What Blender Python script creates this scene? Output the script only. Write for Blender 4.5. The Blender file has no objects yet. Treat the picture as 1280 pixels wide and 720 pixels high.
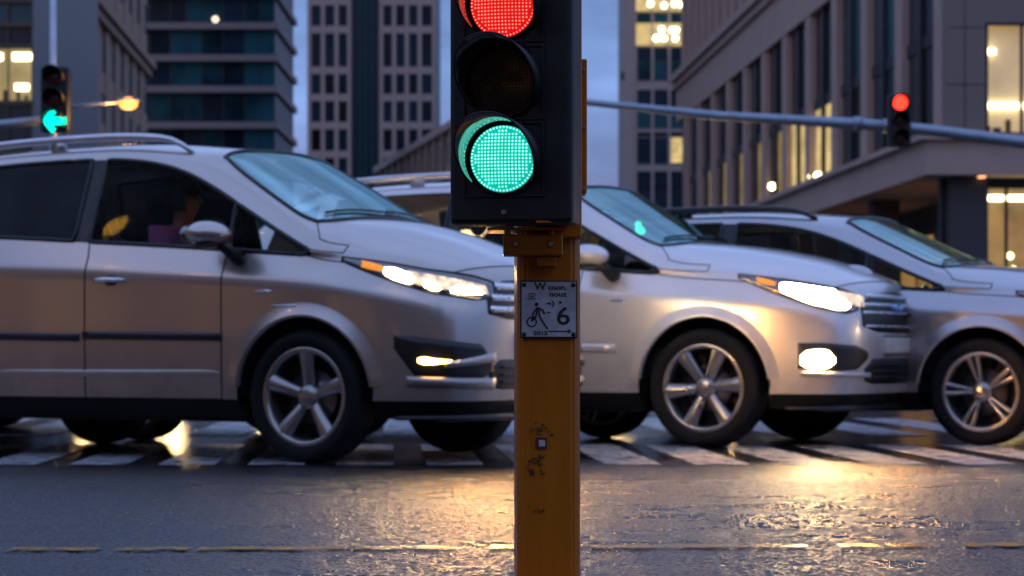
import bpy, bmesh, math, random
from mathutils import Vector, Matrix
from mathutils.bvhtree import BVHTree
random.seed(7)
SC = bpy.context.scene
COL = SC.collection
R = math.radians
F = 2844.4            # focal length in photo pixels (1280 wide)
HZ = 440.0            # horizon row
CH = 0.6              # camera height


def at(px, py, Y):
    return Vector(((px - 640) / F * Y, Y, CH + (HZ - py) / F * Y))


def xat(px, Y):
    return (px - 640) / F * Y


def zat(py, Y):
    return CH + (HZ - py) / F * Y


# ------------------------------------------------------------------ materials
def nt(name):
    m = bpy.data.materials.new(name)
    m.use_nodes = True
    t = m.node_tree
    b = t.nodes['Principled BSDF']
    return m, t, b


def lk(t, a, b):
    t.links.new(a, b)


def noise(t, scale, detail=4, rough=.6, coord='Object', dim=None, vec=None):
    n = t.nodes.new('ShaderNodeTexNoise')
    n.inputs['Scale'].default_value = scale
    n.inputs['Detail'].default_value = detail
    n.inputs['Roughness'].default_value = rough
    if vec is None:
        c = t.nodes.new('ShaderNodeTexCoord')
        vec = c.outputs[coord]
    lk(t, vec, n.inputs['Vector'])
    return n


def ramp(t, src, stops):
    r = t.nodes.new('ShaderNodeValToRGB')
    e = r.color_ramp.elements
    while len(e) > 1:
        e.remove(e[-1])
    e[0].position = stops[0][0]
    c = stops[0][1]
    e[0].color = (*c, 1) if hasattr(c, '__len__') else (c, c, c, 1)
    for p, c in stops[1:]:
        k = e.new(p)
        k.color = (*c, 1) if hasattr(c, '__len__') else (c, c, c, 1)
    lk(t, src, r.inputs['Fac'])
    return r


def solid(name, col, rough=.5, metal=0., coat=0., var=.12, nscale=6., bump=0., bscale=60., coatr=.05, spec=.5):
    m, t, b = nt(name)
    n = noise(t, nscale)
    lo = tuple(c * (1 - var) for c in col)
    hi = tuple(min(1, c * (1 + var)) for c in col)
    r = ramp(t, n.outputs['Fac'], [(.3, lo), (.7, hi)])
    lk(t, r.outputs['Color'], b.inputs['Base Color'])
    b.inputs['Metallic'].default_value = metal
    rr = ramp(t, n.outputs['Fac'], [(.3, rough * .85), (.7, min(1, rough * 1.15))])
    lk(t, rr.outputs['Color'], b.inputs['Roughness'])
    b.inputs['Coat Weight'].default_value = coat
    b.inputs['Coat Roughness'].default_value = coatr
    b.inputs['Specular IOR Level'].default_value = spec
    if bump:
        n2 = noise(t, bscale, 5)
        bp = t.nodes.new('ShaderNodeBump')
        bp.inputs['Strength'].default_value = bump
        bp.inputs['Distance'].default_value = .01
        lk(t, n2.outputs['Fac'], bp.inputs['Height'])
        lk(t, bp.outputs['Normal'], b.inputs['Normal'])
    return m


def emis(name, col, s, base=(.02, .02, .02), var=0., scale=1.):
    m, t, b = nt(name)
    b.inputs['Base Color'].default_value = (*base, 1)
    b.inputs['Emission Strength'].default_value = s
    if var:
        n = noise(t, scale, 3)
        r = ramp(t, n.outputs['Fac'], [(.3, tuple(c * (1 - var) for c in col)), (.7, col)])
        lk(t, r.outputs['Color'], b.inputs['Emission Color'])
    else:
        b.inputs['Emission Color'].default_value = (*col, 1)
    return m


def glass(name, tint, refl, rough=.02, glossy=(1, 1, 1)):
    """thin window pane: tinted transparency with a fresnel mirror layer"""
    m, t, b = nt(name)
    t.nodes.remove(b)
    out = [n for n in t.nodes if n.type == 'OUTPUT_MATERIAL'][0]
    tr = t.nodes.new('ShaderNodeBsdfTransparent')
    tr.inputs['Color'].default_value = (*tint, 1)
    gl = t.nodes.new('ShaderNodeBsdfGlossy')
    gl.inputs['Color'].default_value = (*glossy, 1)
    gl.inputs['Roughness'].default_value = rough
    fr = t.nodes.new('ShaderNodeLayerWeight')
    fr.inputs['Blend'].default_value = refl
    n = noise(t, 3., 2)
    mm = t.nodes.new('ShaderNodeMath'); mm.operation = 'MULTIPLY'
    rr = ramp(t, n.outputs['Fac'], [(.3, .85), (.7, 1.)])
    lk(t, fr.outputs['Fresnel'], mm.inputs[0])
    lk(t, rr.outputs['Color'], mm.inputs[1])
    mx = t.nodes.new('ShaderNodeMixShader')
    lk(t, mm.outputs[0], mx.inputs['Fac'])
    lk(t, tr.outputs[0], mx.inputs[1])
    lk(t, gl.outputs[0], mx.inputs[2])
    lk(t, mx.outputs[0], out.inputs['Surface'])
    return m


# ------------------------------------------------------------------ mesh helpers
def link(name, me, mat=None, parent=None):
    o = bpy.data.objects.new(name, me)
    COL.objects.link(o)
    if mat is not None:
        if isinstance(mat, (list, tuple)):
            for k in mat:
                me.materials.append(k)
        else:
            me.materials.append(mat)
    if parent is not None:
        o.parent = parent
    return o


def from_bm(name, bm, mat=None, parent=None, smooth=False, recalc=True):
    if recalc:
        bmesh.ops.recalc_face_normals(bm, faces=bm.faces)
    me = bpy.data.meshes.new(name)
    if smooth:
        for f in bm.faces:
            f.smooth = True
    bm.to_mesh(me)
    bm.free()
    return link(name, me, mat, parent)


def thing(name, label, cat, loc=(0, 0, 0), rz=0, group=None):
    o = bpy.data.objects.new(name, None)
    o.empty_display_size = .2
    COL.objects.link(o)
    o.location = loc
    o.rotation_euler = (0, 0, rz)
    tag(o, label, cat, group)
    return o


def tag(o, label, cat, group=None):
    o['label'] = label
    o['category'] = cat
    if group:
        o['group'] = group
    return o


def struct(o):
    o['kind'] = 'structure'
    return o


def box(bm, c, s, M=None, bev=0):
    r = bmesh.ops.create_cube(bm, size=1)
    vs = r['verts']
    for v in vs:
        v.co = Vector((v.co.x * s[0] + c[0], v.co.y * s[1] + c[1], v.co.z * s[2] + c[2]))
    if bev:
        es = list({e for v in vs for e in v.link_edges})
        g = bmesh.ops.bevel(bm, geom=es, offset=bev, segments=2, affect='EDGES', profile=.5)
        vs = list({v for f in g['faces'] for v in f.verts} | {v for v in vs if v.is_valid})
    if M is not None:
        for v in vs:
            v.co = M @ v.co
    return vs


def bx(bm, x0, x1, y0, y1, z0, z1, M=None, bev=0):
    return box(bm, ((x0 + x1) / 2, (y0 + y1) / 2, (z0 + z1) / 2), (abs(x1 - x0), abs(y1 - y0), abs(z1 - z0)), M, bev)


def tube(bm, pts, rad, n=8, closed=False, cap=True):
    pts = [Vector(p) for p in pts]
    N = len(pts)
    rings = []
    up = None
    for i, p in enumerate(pts):
        a = pts[i - 1] if (i > 0 or closed) else p
        b = pts[(i + 1) % N] if (i < N - 1 or closed) else p
        d = (b - a)
        if d.length < 1e-9:
            d = Vector((0, 0, 1))
        d.normalize()
        if up is None:
            up = Vector((0, 0, 1)) if abs(d.z) < .9 else Vector((1, 0, 0))
        u = (up - d * up.dot(d))
        if u.length < 1e-6:
            u = d.orthogonal()
        u.normalize()
        up = u
        w = d.cross(u)
        r = rad[i] if hasattr(rad, '__len__') else rad
        rings.append([bm.verts.new(p + (u * math.cos(2 * math.pi * k / n) + w * math.sin(2 * math.pi * k / n)) * r) for k in range(n)])
    M = N if closed else N - 1
    for i in range(M):
        A, B = rings[i], rings[(i + 1) % N]
        for k in range(n):
            bm.faces.new((A[k], A[(k + 1) % n], B[(k + 1) % n], B[k]))
    if cap and not closed:
        bm.faces.new(rings[0][::-1])
        bm.faces.new(rings[-1])


def lathe(bm, prof, n=40, M=None, a0=0, a1=2 * math.pi):
    """profile (r, h) revolved about the y axis (h along y)"""
    full = abs(a1 - a0 - 2 * math.pi) < 1e-6
    cols = []
    K = n if full else n + 1
    for k in range(K):
        a = a0 + (a1 - a0) * k / n
        col = []
        for r, h in prof:
            v = Vector((r * math.cos(a), h, r * math.sin(a)))
            col.append(bm.verts.new(M @ v if M is not None else v))
        cols.append(col)
    for k in range(n):
        A, B = cols[k], cols[(k + 1) % K]
        for j in range(len(prof) - 1):
            if prof[j][0] < 1e-6 and prof[j + 1][0] < 1e-6:
                continue
            try:
                if prof[j][0] < 1e-6:
                    bm.faces.new((A[j], A[j + 1], B[j + 1]))
                elif prof[j + 1][0] < 1e-6:
                    bm.faces.new((A[j], A[j + 1], B[j]))
                else:
                    bm.faces.new((A[j], A[j + 1], B[j + 1], B[j]))
            except ValueError:
                pass


def interp(tab, x):
    if x <= tab[0][0]:
        return tab[0][1:]
    for a, b in zip(tab, tab[1:]):
        if x <= b[0]:
            t = (x - a[0]) / (b[0] - a[0])
            return tuple(p + (q - p) * t for p, q in zip(a[1:], b[1:]))
    return tab[-1][1:]


def loops_of(bm):
    """boundary loops of an open bmesh as lists of coordinates"""
    es = {e for e in bm.edges if len(e.link_faces) == 1}
    out = []
    while es:
        e = es.pop()
        a, b = e.verts
        path = [a, b]
        while True:
            nx = [k for k in path[-1].link_edges if k in es]
            if not nx:
                break
            es.discard(nx[0])
            path.append(nx[0].other_vert(path[-1]))
            if path[-1] is path[0]:
                break
        closed = path[-1] is path[0]
        if closed:
            path.pop()
        out.append(([v.co.copy() for v in path], closed))
    return out


# ------------------------------------------------------------------ shared car materials
M_RUB = solid('tyre rubber', (.006, .006, .0075), .75, bump=.3, bscale=90, spec=.25)
M_BLK = solid('black trim', (.008, .008, .009), .35)
M_DARK = solid('dark underbody', (.004, .004, .0045), .8)
M_SILL = solid('black sill plastic', (.005, .005, .0055), .6, spec=.2)
M_SEAM = solid('panel gap', (.004, .004, .004), .9)
M_CHR = solid('chrome', (.75, .76, .78), .12, metal=1., var=.03)
M_BAR = solid('satin chrome bar', (.85, .87, .9), .28, metal=.85, var=.04)
M_HOUS = solid('lamp housing', (.22, .2, .19), .18, metal=.85, coat=1., var=.3, nscale=12)
M_RIM = solid('alloy rim', (.36, .33, .31), .3, metal=.85, var=.1, coat=.5)
M_RIM2 = solid('grey alloy rim', (.32, .30, .30), .3, metal=.85, var=.1, coat=.5)
M_SEAT = solid('seat fabric', (.02, .02, .022), .9, bump=.3, bscale=200)
M_LAMP = emis('headlamp light', (1, .68, .32), 150)
M_REFL = emis('lamp reflector glow', (1, .72, .40), 1.5, base=(.5, .48, .45), var=.93, scale=26)
M_FOG = emis('fog lamp light', (1, .66, .3), 80)
M_FOGDIM = emis('dim fog lamp light', (1, .55, .16), 16)
M_AMB = emis('amber indicator', (1, .33, .03), .9, base=(.5, .14, .01))
M_WSH = glass('windscreen glass', (.55, .66, .66), .83, .02, (.62, 1., .98))
M_WIN = glass('side window glass', (.84, .88, .86), .11, .02)
M_PRIV = glass('privacy glass', (.06, .06, .065), .2, .02)
M_PLATE = solid('number plate', (.55, .52, .46), .4)


def paint(name, col, metal=.6, rough=.33):
    m, t, b = nt(name)
    n = noise(t, 900., 2)
    r = ramp(t, n.outputs['Fac'], [(.35, tuple(c * .9 for c in col)), (.65, tuple(min(1, c * 1.08) for c in col))])
    lk(t, r.outputs['Color'], b.inputs['Base Color'])
    b.inputs['Metallic'].default_value = metal
    n2 = noise(t, 5., 5)
    c = t.nodes.new('ShaderNodeTexCoord')
    sx = t.nodes.new('ShaderNodeSeparateXYZ')
    lk(t, c.outputs['Object'], sx.inputs[0])
    # road grime on the lowest part of the body
    mr = t.nodes.new('ShaderNodeMapRange')
    mr.inputs['From Min'].default_value = .75
    mr.inputs['From Max'].default_value = .25
    mr.inputs['To Min'].default_value = 0
    mr.inputs['To Max'].default_value = 1
    lk(t, sx.outputs['Z'], mr.inputs['Value'])
    mu = t.nodes.new('ShaderNodeMath'); mu.operation = 'MULTIPLY'
    lk(t, mr.outputs[0], mu.inputs[0]); lk(t, n2.outputs['Fac'], mu.inputs[1])
    mix = t.nodes.new('ShaderNodeMix'); mix.data_type = 'RGBA'
    lk(t, mu.outputs[0], mix.inputs['Factor'])
    lk(t, r.outputs['Color'], mix.inputs['A'])
    mix.inputs['B'].default_value = (.08, .07, .06, 1)
    lk(t, mix.outputs['Result'], b.inputs['Base Color'])
    ad = t.nodes.new('ShaderNodeMath'); ad.operation = 'MULTIPLY_ADD'
    lk(t, mu.outputs[0], ad.inputs[0]); ad.inputs[1].default_value = .3; ad.inputs[2].default_value = rough
    lk(t, ad.outputs[0], b.inputs['Roughness'])
    b.inputs['Coat Weight'].default_value = 1.
    rr = ramp(t, n2.outputs['Fac'], [(.3, .04), (.75, .13)])
    lk(t, rr.outputs['Color'], b.inputs['Coat Roughness'])
    return m


# ------------------------------------------------------------------ car
def build_car(label, group, P, loc, rz):
    root = thing('car', label, 'car', loc, rz, group)
    ztop = P.get('ztop', 1.73)
    cab = P.get('cab', 0.)
    zk = (ztop - .45) / (1.73 - .45)
    pm = P['paint']
    WB = P.get('wb', 2.72)
    RW = P.get('rw', .36)          # tyre radius
    RA = P.get('ra', RW + .065)    # arch radius

    def TZ(z):
        return z if z < .45 else .45 + (z - .45) * zk

    def TX(x):
        t = min(1, max(0, (.45 - x) / .4))
        return x - cab * t * t * (3 - 2 * t)

    def T(p):
        return Vector((TX(p[0]), p[1], TZ(p[2])))

    xs = [.70, .45, .20, .02, -.25, -.50, -.90, -1.25, -1.50, -1.60, -2.10, -2.55, -2.68, -3.10, -3.42]
    Wt = [(-3.42, .76), (-3.1, .85), (-2.68, .892), (-2.1, .905), (-1.5, .91), (-.5, .905), (.02, .897), (.20, .89), (.45, .862), (.7, .74)]
    sh = [(-3.42, 1.06), (-2.1, 1.055), (-1.5, 1.04), (-.5, .99), (.02, .955), (.45, .90), (.70, .82)]
    belt = [(-3.42, 1.28), (-2.68, 1.265), (-2.1, 1.235), (-1.5, 1.195), (-.9, 1.16), (-.5, 1.135), (-.25, 1.12), (.02, 1.10), (.20, 1.085), (.45, 1.045), (.70, .975)]
    off = [0.02, .085, .10, .085, .025]
    yo = [0.0, .055, .065, .045, 0.0]
    V = []
    for i, x in enumerate(xs):
        W = interp(Wt, x)[0]
        zs_, zb = interp(sh, x)[0], interp(belt, x)[0]
        rows = [(W - .06, .245), (W - .004, .335), (W + .006, .62), (W + .004, zs_), (W - .062, zb)]
        if i == 0:
            col = [Vector((x + off[r], .74 + yo[r], z)) for r, z in enumerate([.245, .335, .60, .82, .975])]
        else:
            col = [Vector((x, y, z)) for y, z in rows]
        V.append(col)
    up = {
        0: [(.79, .66, 1.0), (.838, .56, 1.022), (.88, .42, 1.04), (.905, .22, 1.05), (.915, 0, 1.053)],
        1: [(.47, .775, 1.085), (.49, .69, 1.125), (.52, .54, 1.17), (.545, .28, 1.20), (.55, 0, 1.207)],
        2: [(.20, .842, 1.105), (.19, .80, 1.145), (.20, .70, 1.215), (.23, .4, 1.285), (.25, 0, 1.30)],
        3: [(.03, .858, 1.115), (.09, .80, 1.155), (-.05, .71, 1.265), (.02, .42, 1.315), (.05, 0, 1.328)],
        4: [(-.25, .812, 1.25), (-.17, .768, 1.31), (-.24, .69, 1.37), (-.17, .41, 1.41), (-.14, 0, 1.42)],
        5: [(-.50, .77, 1.385), (-.44, .728, 1.45), (-.46, .66, 1.495), (-.39, .40, 1.535), (-.36, 0, 1.548)],
        6: [(-.90, .70, 1.595), (-.87, .655, 1.665), (-.78, .60, 1.68), (-.72, .37, 1.715), (-.70, 0, 1.728)],
        7: [(-1.25, .672, 1.665), (-1.25, .635, 1.72), (-1.22, .52, 1.752), (-1.2, .3, 1.772), (-1.2, 0, 1.78)],
        8: [(-1.50, .668, 1.68), (-1.50, .63, 1.733), (-1.5, .52, 1.765), (-1.5, .3, 1.785), (-1.5, 0, 1.793)],
        9: [(-1.60, .668, 1.682), (-1.60, .63, 1.735), (-1.6, .52, 1.766), (-1.6, .3, 1.786), (-1.6, 0, 1.794)],
        10: [(-2.10, .67, 1.68), (-2.10, .632, 1.733), (-2.1, .52, 1.762), (-2.1, .3, 1.782), (-2.1, 0, 1.79)],
        11: [(-2.52, .68, 1.655), (-2.52, .64, 1.713), (-2.52, .52, 1.742), (-2.52, .3, 1.76), (-2.52, 0, 1.767)],
        12: [(-2.66, .685, 1.64), (-2.66, .645, 1.70), (-2.66, .52, 1.728), (-2.66, .3, 1.745), (-2.66, 0, 1.752)],
        13: [(-3.0, .70, 1.53), (-3.06, .64, 1.60), (-3.10, .54, 1.645), (-3.12, .3, 1.67), (-3.13, 0, 1.675)],
        14: [(-3.48, .66, 1.30), (-3.52, .58, 1.31), (-3.55, .45, 1.315), (-3.57, .24, 1.32), (-3.58, 0, 1.32)],
    }
    for i in range(len(xs)):
        V[i] += [Vector(p) for p in up[i]]
    bm = bmesh.new()
    cl = bm.edges.layers.float.new('crease_edge')
    # index: 0 body 1 sill 2 door a 3 door b 4 windscreen 5 window a 6 window b 7 quarter 8 b-pillar 9 bonnet 10 bumper 11 rear window 12 front quarter
    for sgn in (-1, 1):
        G = [[bm.verts.new(T((p.x, p.y * sgn, p.z))) for p in c] for c in V]

        def quad(a, b, c, d, idx):
            vs = []
            for v in (a, b, c, d):
                if v not in vs:
                    vs.append(v)
            f = bm.faces.new(vs if sgn < 0 else vs[::-1])
            f.material_index = idx
            return f
        n = len(xs)
        for s in range(n - 1):
            for r in range(9):
                idx = 0
                if r == 0:
                    idx = 1
                elif r < 4:
                    idx = 2 if 5 <= s < 8 else 3 if 8 <= s < 11 else 0
                elif r == 4:
                    idx = 9 if s < 3 else 12 if s < 5 else 5 if s < 8 else 8 if s < 9 else 6 if s < 11 else 0 if s < 12 else 7 if s < 13 else 0
                elif r >= 5 and s < 3:
                    idx = 9 if r >= 6 or s < 2 else 0
                elif r >= 7:
                    idx = 4 if s < 6 else 11 if s == 13 else 0
                quad(G[s][r], G[s][r + 1], G[s + 1][r + 1], G[s + 1][r], idx)
        # front fascia
        FK = [(.74, .70), (.66, .765), (.56, .81), (.42, .85), (.22, .875), (0, .885)]
        zr = [.245, .335, .60, .82]
        Fg = [[G[0][r] if k == 0 else bm.verts.new(T((FK[k][1] + off[r], sgn * (FK[k][0] + yo[r] * FK[k][0] / .74), zr[r] + (.0 if r != 3 else .01 * k / 5)))) for k in range(6)] for r in range(4)]
        Fg.append([G[0][4 + k] for k in range(6)])
        for r in range(4):
            for k in range(5):
                quad(Fg[r][k], Fg[r][k + 1], Fg[r + 1][k + 1], Fg[r + 1][k], 1 if r == 0 else 10)
        RK = [(.76, -3.42), (.66, -3.48), (.58, -3.52), (.45, -3.55), (.24, -3.57), (0, -3.58)]
        zrr = [.25, .37, .62, 1.06]
        ro = [0, -.07, -.08, -.03]
        Rg = [[G[14][r] if k == 0 else bm.verts.new(T((RK[k][1] + ro[r], sgn * RK[k][0], zrr[r]))) for k in range(6)] for r in range(4)]
        Rg.append([G[14][4 + k] for k in range(6)])
        for r in range(4):
            for k in range(5):
                quad(Rg[r][k + 1], Rg[r][k], Rg[r + 1][k], Rg[r + 1][k + 1], 1 if r == 0 else 0)

        def cr(a, b, v):
            e = bm.edges.get((a, b))
            if e:
                e[cl] = v
        for s in range(n - 1):
            cr(G[s][1], G[s + 1][1], .5)
            cr(G[s][3], G[s + 1][3], .75)
            if s >= 3:
                cr(G[s][4], G[s + 1][4], .6)
                cr(G[s][5], G[s + 1][5], .5)
            if 3 <= s < 6:
                cr(G[s][7], G[s + 1][7], .6)
                cr(G[s][6], G[s + 1][6], .3)
        for r in range(4, 9):
            cr(G[0][r], G[0][r + 1], .45)
            cr(G[3][r], G[3][r + 1], .5 if r >= 7 else 0)
            cr(G[6][r], G[6][r + 1], .5 if r >= 7 else 0)
        cr(G[3][4], G[3][5], 1)
        for a in (8, 9, 11, 12):
            cr(G[a][4], G[a][5], .8)
        for k in range(5):
            cr(Fg[1][k], Fg[1][k + 1], .5)
            cr(Fg[3][k], Fg[3][k + 1], .35)
    bmesh.ops.remove_doubles(bm, verts=bm.verts, dist=.0004)
    me = bpy.data.meshes.new('cage')
    for k in range(13):
        me.materials.append(None)
    bm.to_mesh(me); bm.free()
    tmp = bpy.data.objects.new('cage', me)
    COL.objects.link(tmp)
    md = tmp.modifiers.new('s', 'SUBSURF')
    md.levels = md.render_levels = 3
    bpy.context.view_layer.update()
    dg = bpy.context.evaluated_depsgraph_get()
    dense = bpy.data.meshes.new_from_object(tmp.evaluated_get(dg))
    bpy.data.objects.remove(tmp)
    bm = bmesh.new()
    bm.from_mesh(dense)
    bm.normal_update()
    bvh = BVHTree.FromBMesh(bm)
    # wheel arches
    for xw in (0, -WB):
        c = Vector((xw, RW + .01))
        for rep in range(1):
            dead = [f for f in bm.faces if abs(f.calc_center_median().y) > .5 and (Vector((f.calc_center_median().x, f.calc_center_median().z)) - c).length < RA]
            edge = {v for f in dead for v in f.verts}
            bmesh.ops.delete(bm, geom=dead, context='FACES')
            for v in edge:
                if v.is_valid and v.link_faces:
                    d = Vector((v.co.x, v.co.z)) - c
                    if d.length > 1e-4:
                        d = d.normalized() * RA
                        v.co.x, v.co.z = c.x + d.x, c.y + d.y

    def sub(idx, side=None):
        b2 = bm.copy()
        kill = [f for f in b2.faces if f.material_index not in idx or (side is not None and f.calc_center_median().y * side < 0)]
        bmesh.ops.delete(b2, geom=kill, context='FACES')
        for f in b2.faces:
            f.material_index = 0
        return b2

    def S(x, z, side=-1):
        h = bvh.ray_cast(Vector((x, side * 3, z)), Vector((0, -side, 0)))
        if h[0] is None:
            return Vector((x, side * .85, z)), Vector((0, side, 0))
        return h[0], (h[1] if h[1].y * side > 0 else -h[1])
    AX = .1

    def FT(th, z):
        d = Vector((math.cos(th), -math.sin(th), 0))
        h = bvh.ray_cast(Vector((AX, 0, z)) + d * 3, -d)
        if h[0] is None:
            return Vector((AX, 0, z)) + d * .8, d
        return h[0], (h[1] if h[1].dot(d) > 0 else -h[1])

    def patch(name, tab, mat, parent, fn, n=24, m=6, o=.004, bulge=0., smooth=True, rim=.012, b=None, edge=False):
        """raised panel on the body skin; tab rows are (u, z low, z high)"""
        q = bmesh.new() if b is None else b
        g = []
        u0, u1 = tab[0][0], tab[-1][0]
        for i in range(n + 1):
            u = u0 + (u1 - u0) * i / n
            zl, zh = interp(tab, u)
            row = []
            for j in range(m + 1):
                p, nn = fn(u, zl + (zh - zl) * j / m)
                k = math.sin(math.pi * i / n) * math.sin(math.pi * j / m)
                row.append((p, nn, o + bulge * k ** .5 if k > 0 else o))
            g.append(row)
        vs = [[q.verts.new(p + nn * d) for p, nn, d in row] for row in g]
        for i in range(n):
            for j in range(m):
                q.faces.new((vs[i][j], vs[i + 1][j], vs[i + 1][j + 1], vs[i][j + 1]))
        # skirt back into the body
        per = [(i, 0) for i in range(n)] + [(n, j) for j in range(m)] + [(i, m) for i in range(n, 0, -1)] + [(0, j) for j in range(m, 0, -1)]
        bk = [q.verts.new(g[i][j][0] - g[i][j][1] * rim) for i, j in per]
        for k in range(len(per)):
            a, c = per[k], per[(k + 1) % len(per)]
            q.faces.new((vs[a[0]][a[1]], vs[c[0]][c[1]], bk[(k + 1) % len(per)], bk[k]))
        if b is not None:
            return
        return from_bm(name, q, mat, parent, smooth)

    def SX(u, z):
        return S(u, z, -1)

    def SL(u, z):
        return S(u, z, 1)

    def zz(tab):
        return [(u, TZ(a), TZ(b)) for u, a, b in tab]

    body = from_bm('body', sub([0]), pm, root, True, False)
    from_bm('bonnet', sub([9]), pm, root, True, False)
    bum = from_bm('bumper', sub([10]), pm, root, True, False)
    from_bm('sill', sub([1]), M_SILL, root, True, False)

    def seal(b2, name, parent, r, mat=M_SEAM):
        q = bmesh.new()
        for pts, closed in loops_of(b2):
            if len(pts) > 3:
                tube(q, pts, r, 6, closed)
        return from_bm(name, q, mat, parent, True)
    b2 = sub([9]); seal(b2, 'bonnet_gap', body, .0035); b2.free()
    for side in (-1, 1):
        for di, wi, gl in ((2, 5, M_WIN), (3, 6, P.get('rearglass', M_PRIV))):
            b2 = sub([di], side)
            b3 = b2.copy()
            door = from_bm('door', b2, pm, root, True, False)
            seal(b3, 'door_gap', door, .0045); b3.free()
            b2 = sub([wi], side)
            b3 = b2.copy()
            from_bm('window', b2, gl, door, True, False)
            seal(b3, 'window_seal', door, .014, M_BLK); b3.free()
            fn = SX if side < 0 else SL
            xr = TX(-1.42 if di == 2 else -2.45)
            # handle: dark cup and bright bar
            zc = TZ(.985 if di == 2 else 1.01)
            cx = xr + .13
            patch('handle_cup', [(cx - .045, zc - .012, zc + .012), (cx - .02, zc - .03, zc + .03), (cx + .03, zc - .03, zc + .03), (cx + .05, zc - .012, zc + .012)], M_BLK, door, fn, 10, 4, .002, 0, True, .006)
            hb = bmesh.new()
            pts = []
            for k in range(9):
                t = k / 8
                p, nn = fn(cx - .11 + .22 * t, zc)
                pts.append(p + nn * (.012 + .028 * math.sin(math.pi * t) ** .5))
            tube(hb, pts, [.009 + .006 * math.sin(math.pi * k / 8) for k in range(9)], 8)
            from_bm('handle', hb, P.get('handle', M_CHR), door, True)
            if P.get('mould') is not None:
                z0, zw, mm = P['mould']
                xa, xb = (TX(-1.485), P.get('mould_end', TX(-.52))) if di == 2 else (TX(-2.26), TX(-1.515))
                patch('door_moulding', [(xa, z0 + .012, z0 + .012 + zw), (xb, z0, z0 + zw)], mm, door, fn, 12, 3, .011, .004)
        b2 = sub([12], side); b3 = b2.copy()
        qw = from_bm('quarter_window', b2, M_WIN, root, True, False)
        seal(b3, 'window_seal', qw, .014, M_BLK); b3.free()
        b2 = sub([7], side)
        from_bm('quarter_window', b2, P.get('rearglass', M_PRIV), root, True, False)
        from_bm('pillar_trim', sub([8], side), M_BLK, root, True, False)
        # arches
        fn = SX if side < 0 else SL
        for xw in (0, -WB):
            q = bmesh.new()
            rows = []
            for k in range(41):
                a = R(6 + 168 * k / 40)
                row = []
                for j in range(8):
                    t = j / 7
                    rr = RA - .006 + .10 * t
                    x, z = xw + rr * math.cos(a), RW + .01 + rr * math.sin(a)
                    p, nn = fn(x, z)
                    fade = min(1, (z - .30) / .14) if z < .44 else 1
                    o = P.get('flare', .02) * (1 - t) ** 1.5 * max(0, fade) - .003 * t
                    row.append(q.verts.new(p + Vector((0, side, 0)) * o))
                rows.append(row)
                # inner return
                p = row[0].co
                row.insert(0, q.verts.new(Vector((p.x, p.y - side * .05, p.z))))
            for A, B in zip(rows, rows[1:]):
                for j in range(8):
                    q.faces.new((A[j], A[j + 1], B[j + 1], B[j]))
            from_bm('wheel_arch', q, P.get('archmat', pm), body, True)
            q = bmesh.new()
            Mx = Matrix.Translation((xw, 0, RW + .01))
            pr = [(0, side * .50), (RA + .005, side * .50), (RA + .005, side * .865)]
            lathe(q, pr, 32, Mx, 0, math.pi)
            from_bm('arch_liner', q, M_DARK, body, True)
        # wheels
        for xw in (0, -WB):
            make_wheel(root, Vector((xw, side * .785, RW)), side, RW, P)
        # mirror
        mx, mz = TX(-.54) + P.get('mirror_dx', 0), TZ(1.21)
        q = bmesh.new()
        bmesh.ops.create_uvsphere(q, u_segments=24, v_segments=14, radius=1)
        for v in q.verts:
            x, y, z = v.co
            if x < 0:
                x *= .8
            z = z if z > 0 else z * .8
            v.co = Vector((mx + x * .145, side * (1.02 + y * .125), mz + z * .078 + y * .004))
        mo = from_bm('mirror', q, P.get('mirror', pm), root, True)
        q = bmesh.new()
        tube(q, [(mx + .06, side * 1.0, mz - .04), (mx + .085, side * .95, mz - .075), (mx + .11, side * .895, mz - .12), (mx + .11, side * .84, mz - .13)], [.035, .035, .04, .045], 10)
        bx(q, mx - .03, mx + .08, side * .91, side * 1.10, mz - .072, mz - .048, None, .01)
        from_bm('mirror_foot', q, M_BLK, mo, True)
        q = bmesh.new()
        # mirror face
        vv = [q.verts.new(Vector((mx - .112, side * (1.02 + .095 * math.cos(a)), mz + .055 * math.sin(a)))) for a in [2 * math.pi * k / 20 for k in range(20)]]
        q.faces.new(vv)
        from_bm('mirror_glass', q, M_CHR, mo)
        # roof rail
        q = bmesh.new()
        pts = []
        K = 26
        x0, x1 = TX(-.95), TX(-2.9)
        for k in range(K + 1):
            t = k / K
            x = x0 + (x1 - x0) * t
            h = bvh.ray_cast(Vector((x, side * .60, 4)), Vector((0, 0, -1)))
            z = h[0].z if h[0] else TZ(1.7)
            e = min(1, t / .11, (1 - t) / .08)
            lift = P.get('raillift', .06) * (1 - (1 - e) ** 2) + .004
            pts.append(Vector((x, side * .60, z + lift)))
        tube(q, pts, [.014 + .009 * min(1, k / 4, (K - k) / 3) for k in range(K + 1)], 10)
        for t in (.02, .5, .97):
            i = int(t * K)
            p = pts[i]
            h = bvh.ray_cast(Vector((p.x, p.y, 4)), Vector((0, 0, -1)))
            if t == .5:
                bx(q, p.x - .05, p.x + .05, p.y - .012, p.y + .012, (h[0].z if h[0] else p.z - .06) - .01, p.z)
        from_bm('roof_rail', q, P['rail'], root, True)
    ws = sub([4]); b3 = ws.copy()
    wso = from_bm('windscreen', ws, P.get('wsh', M_WSH), root, True, False)
    seal(b3, 'window_seal', wso, .013, M_BLK); b3.free()
    from_bm('rear_window', sub([11]), P.get('rearglass', M_PRIV), root, True, False)
    # wipers and cowl strip
    q = bmesh.new()
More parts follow.
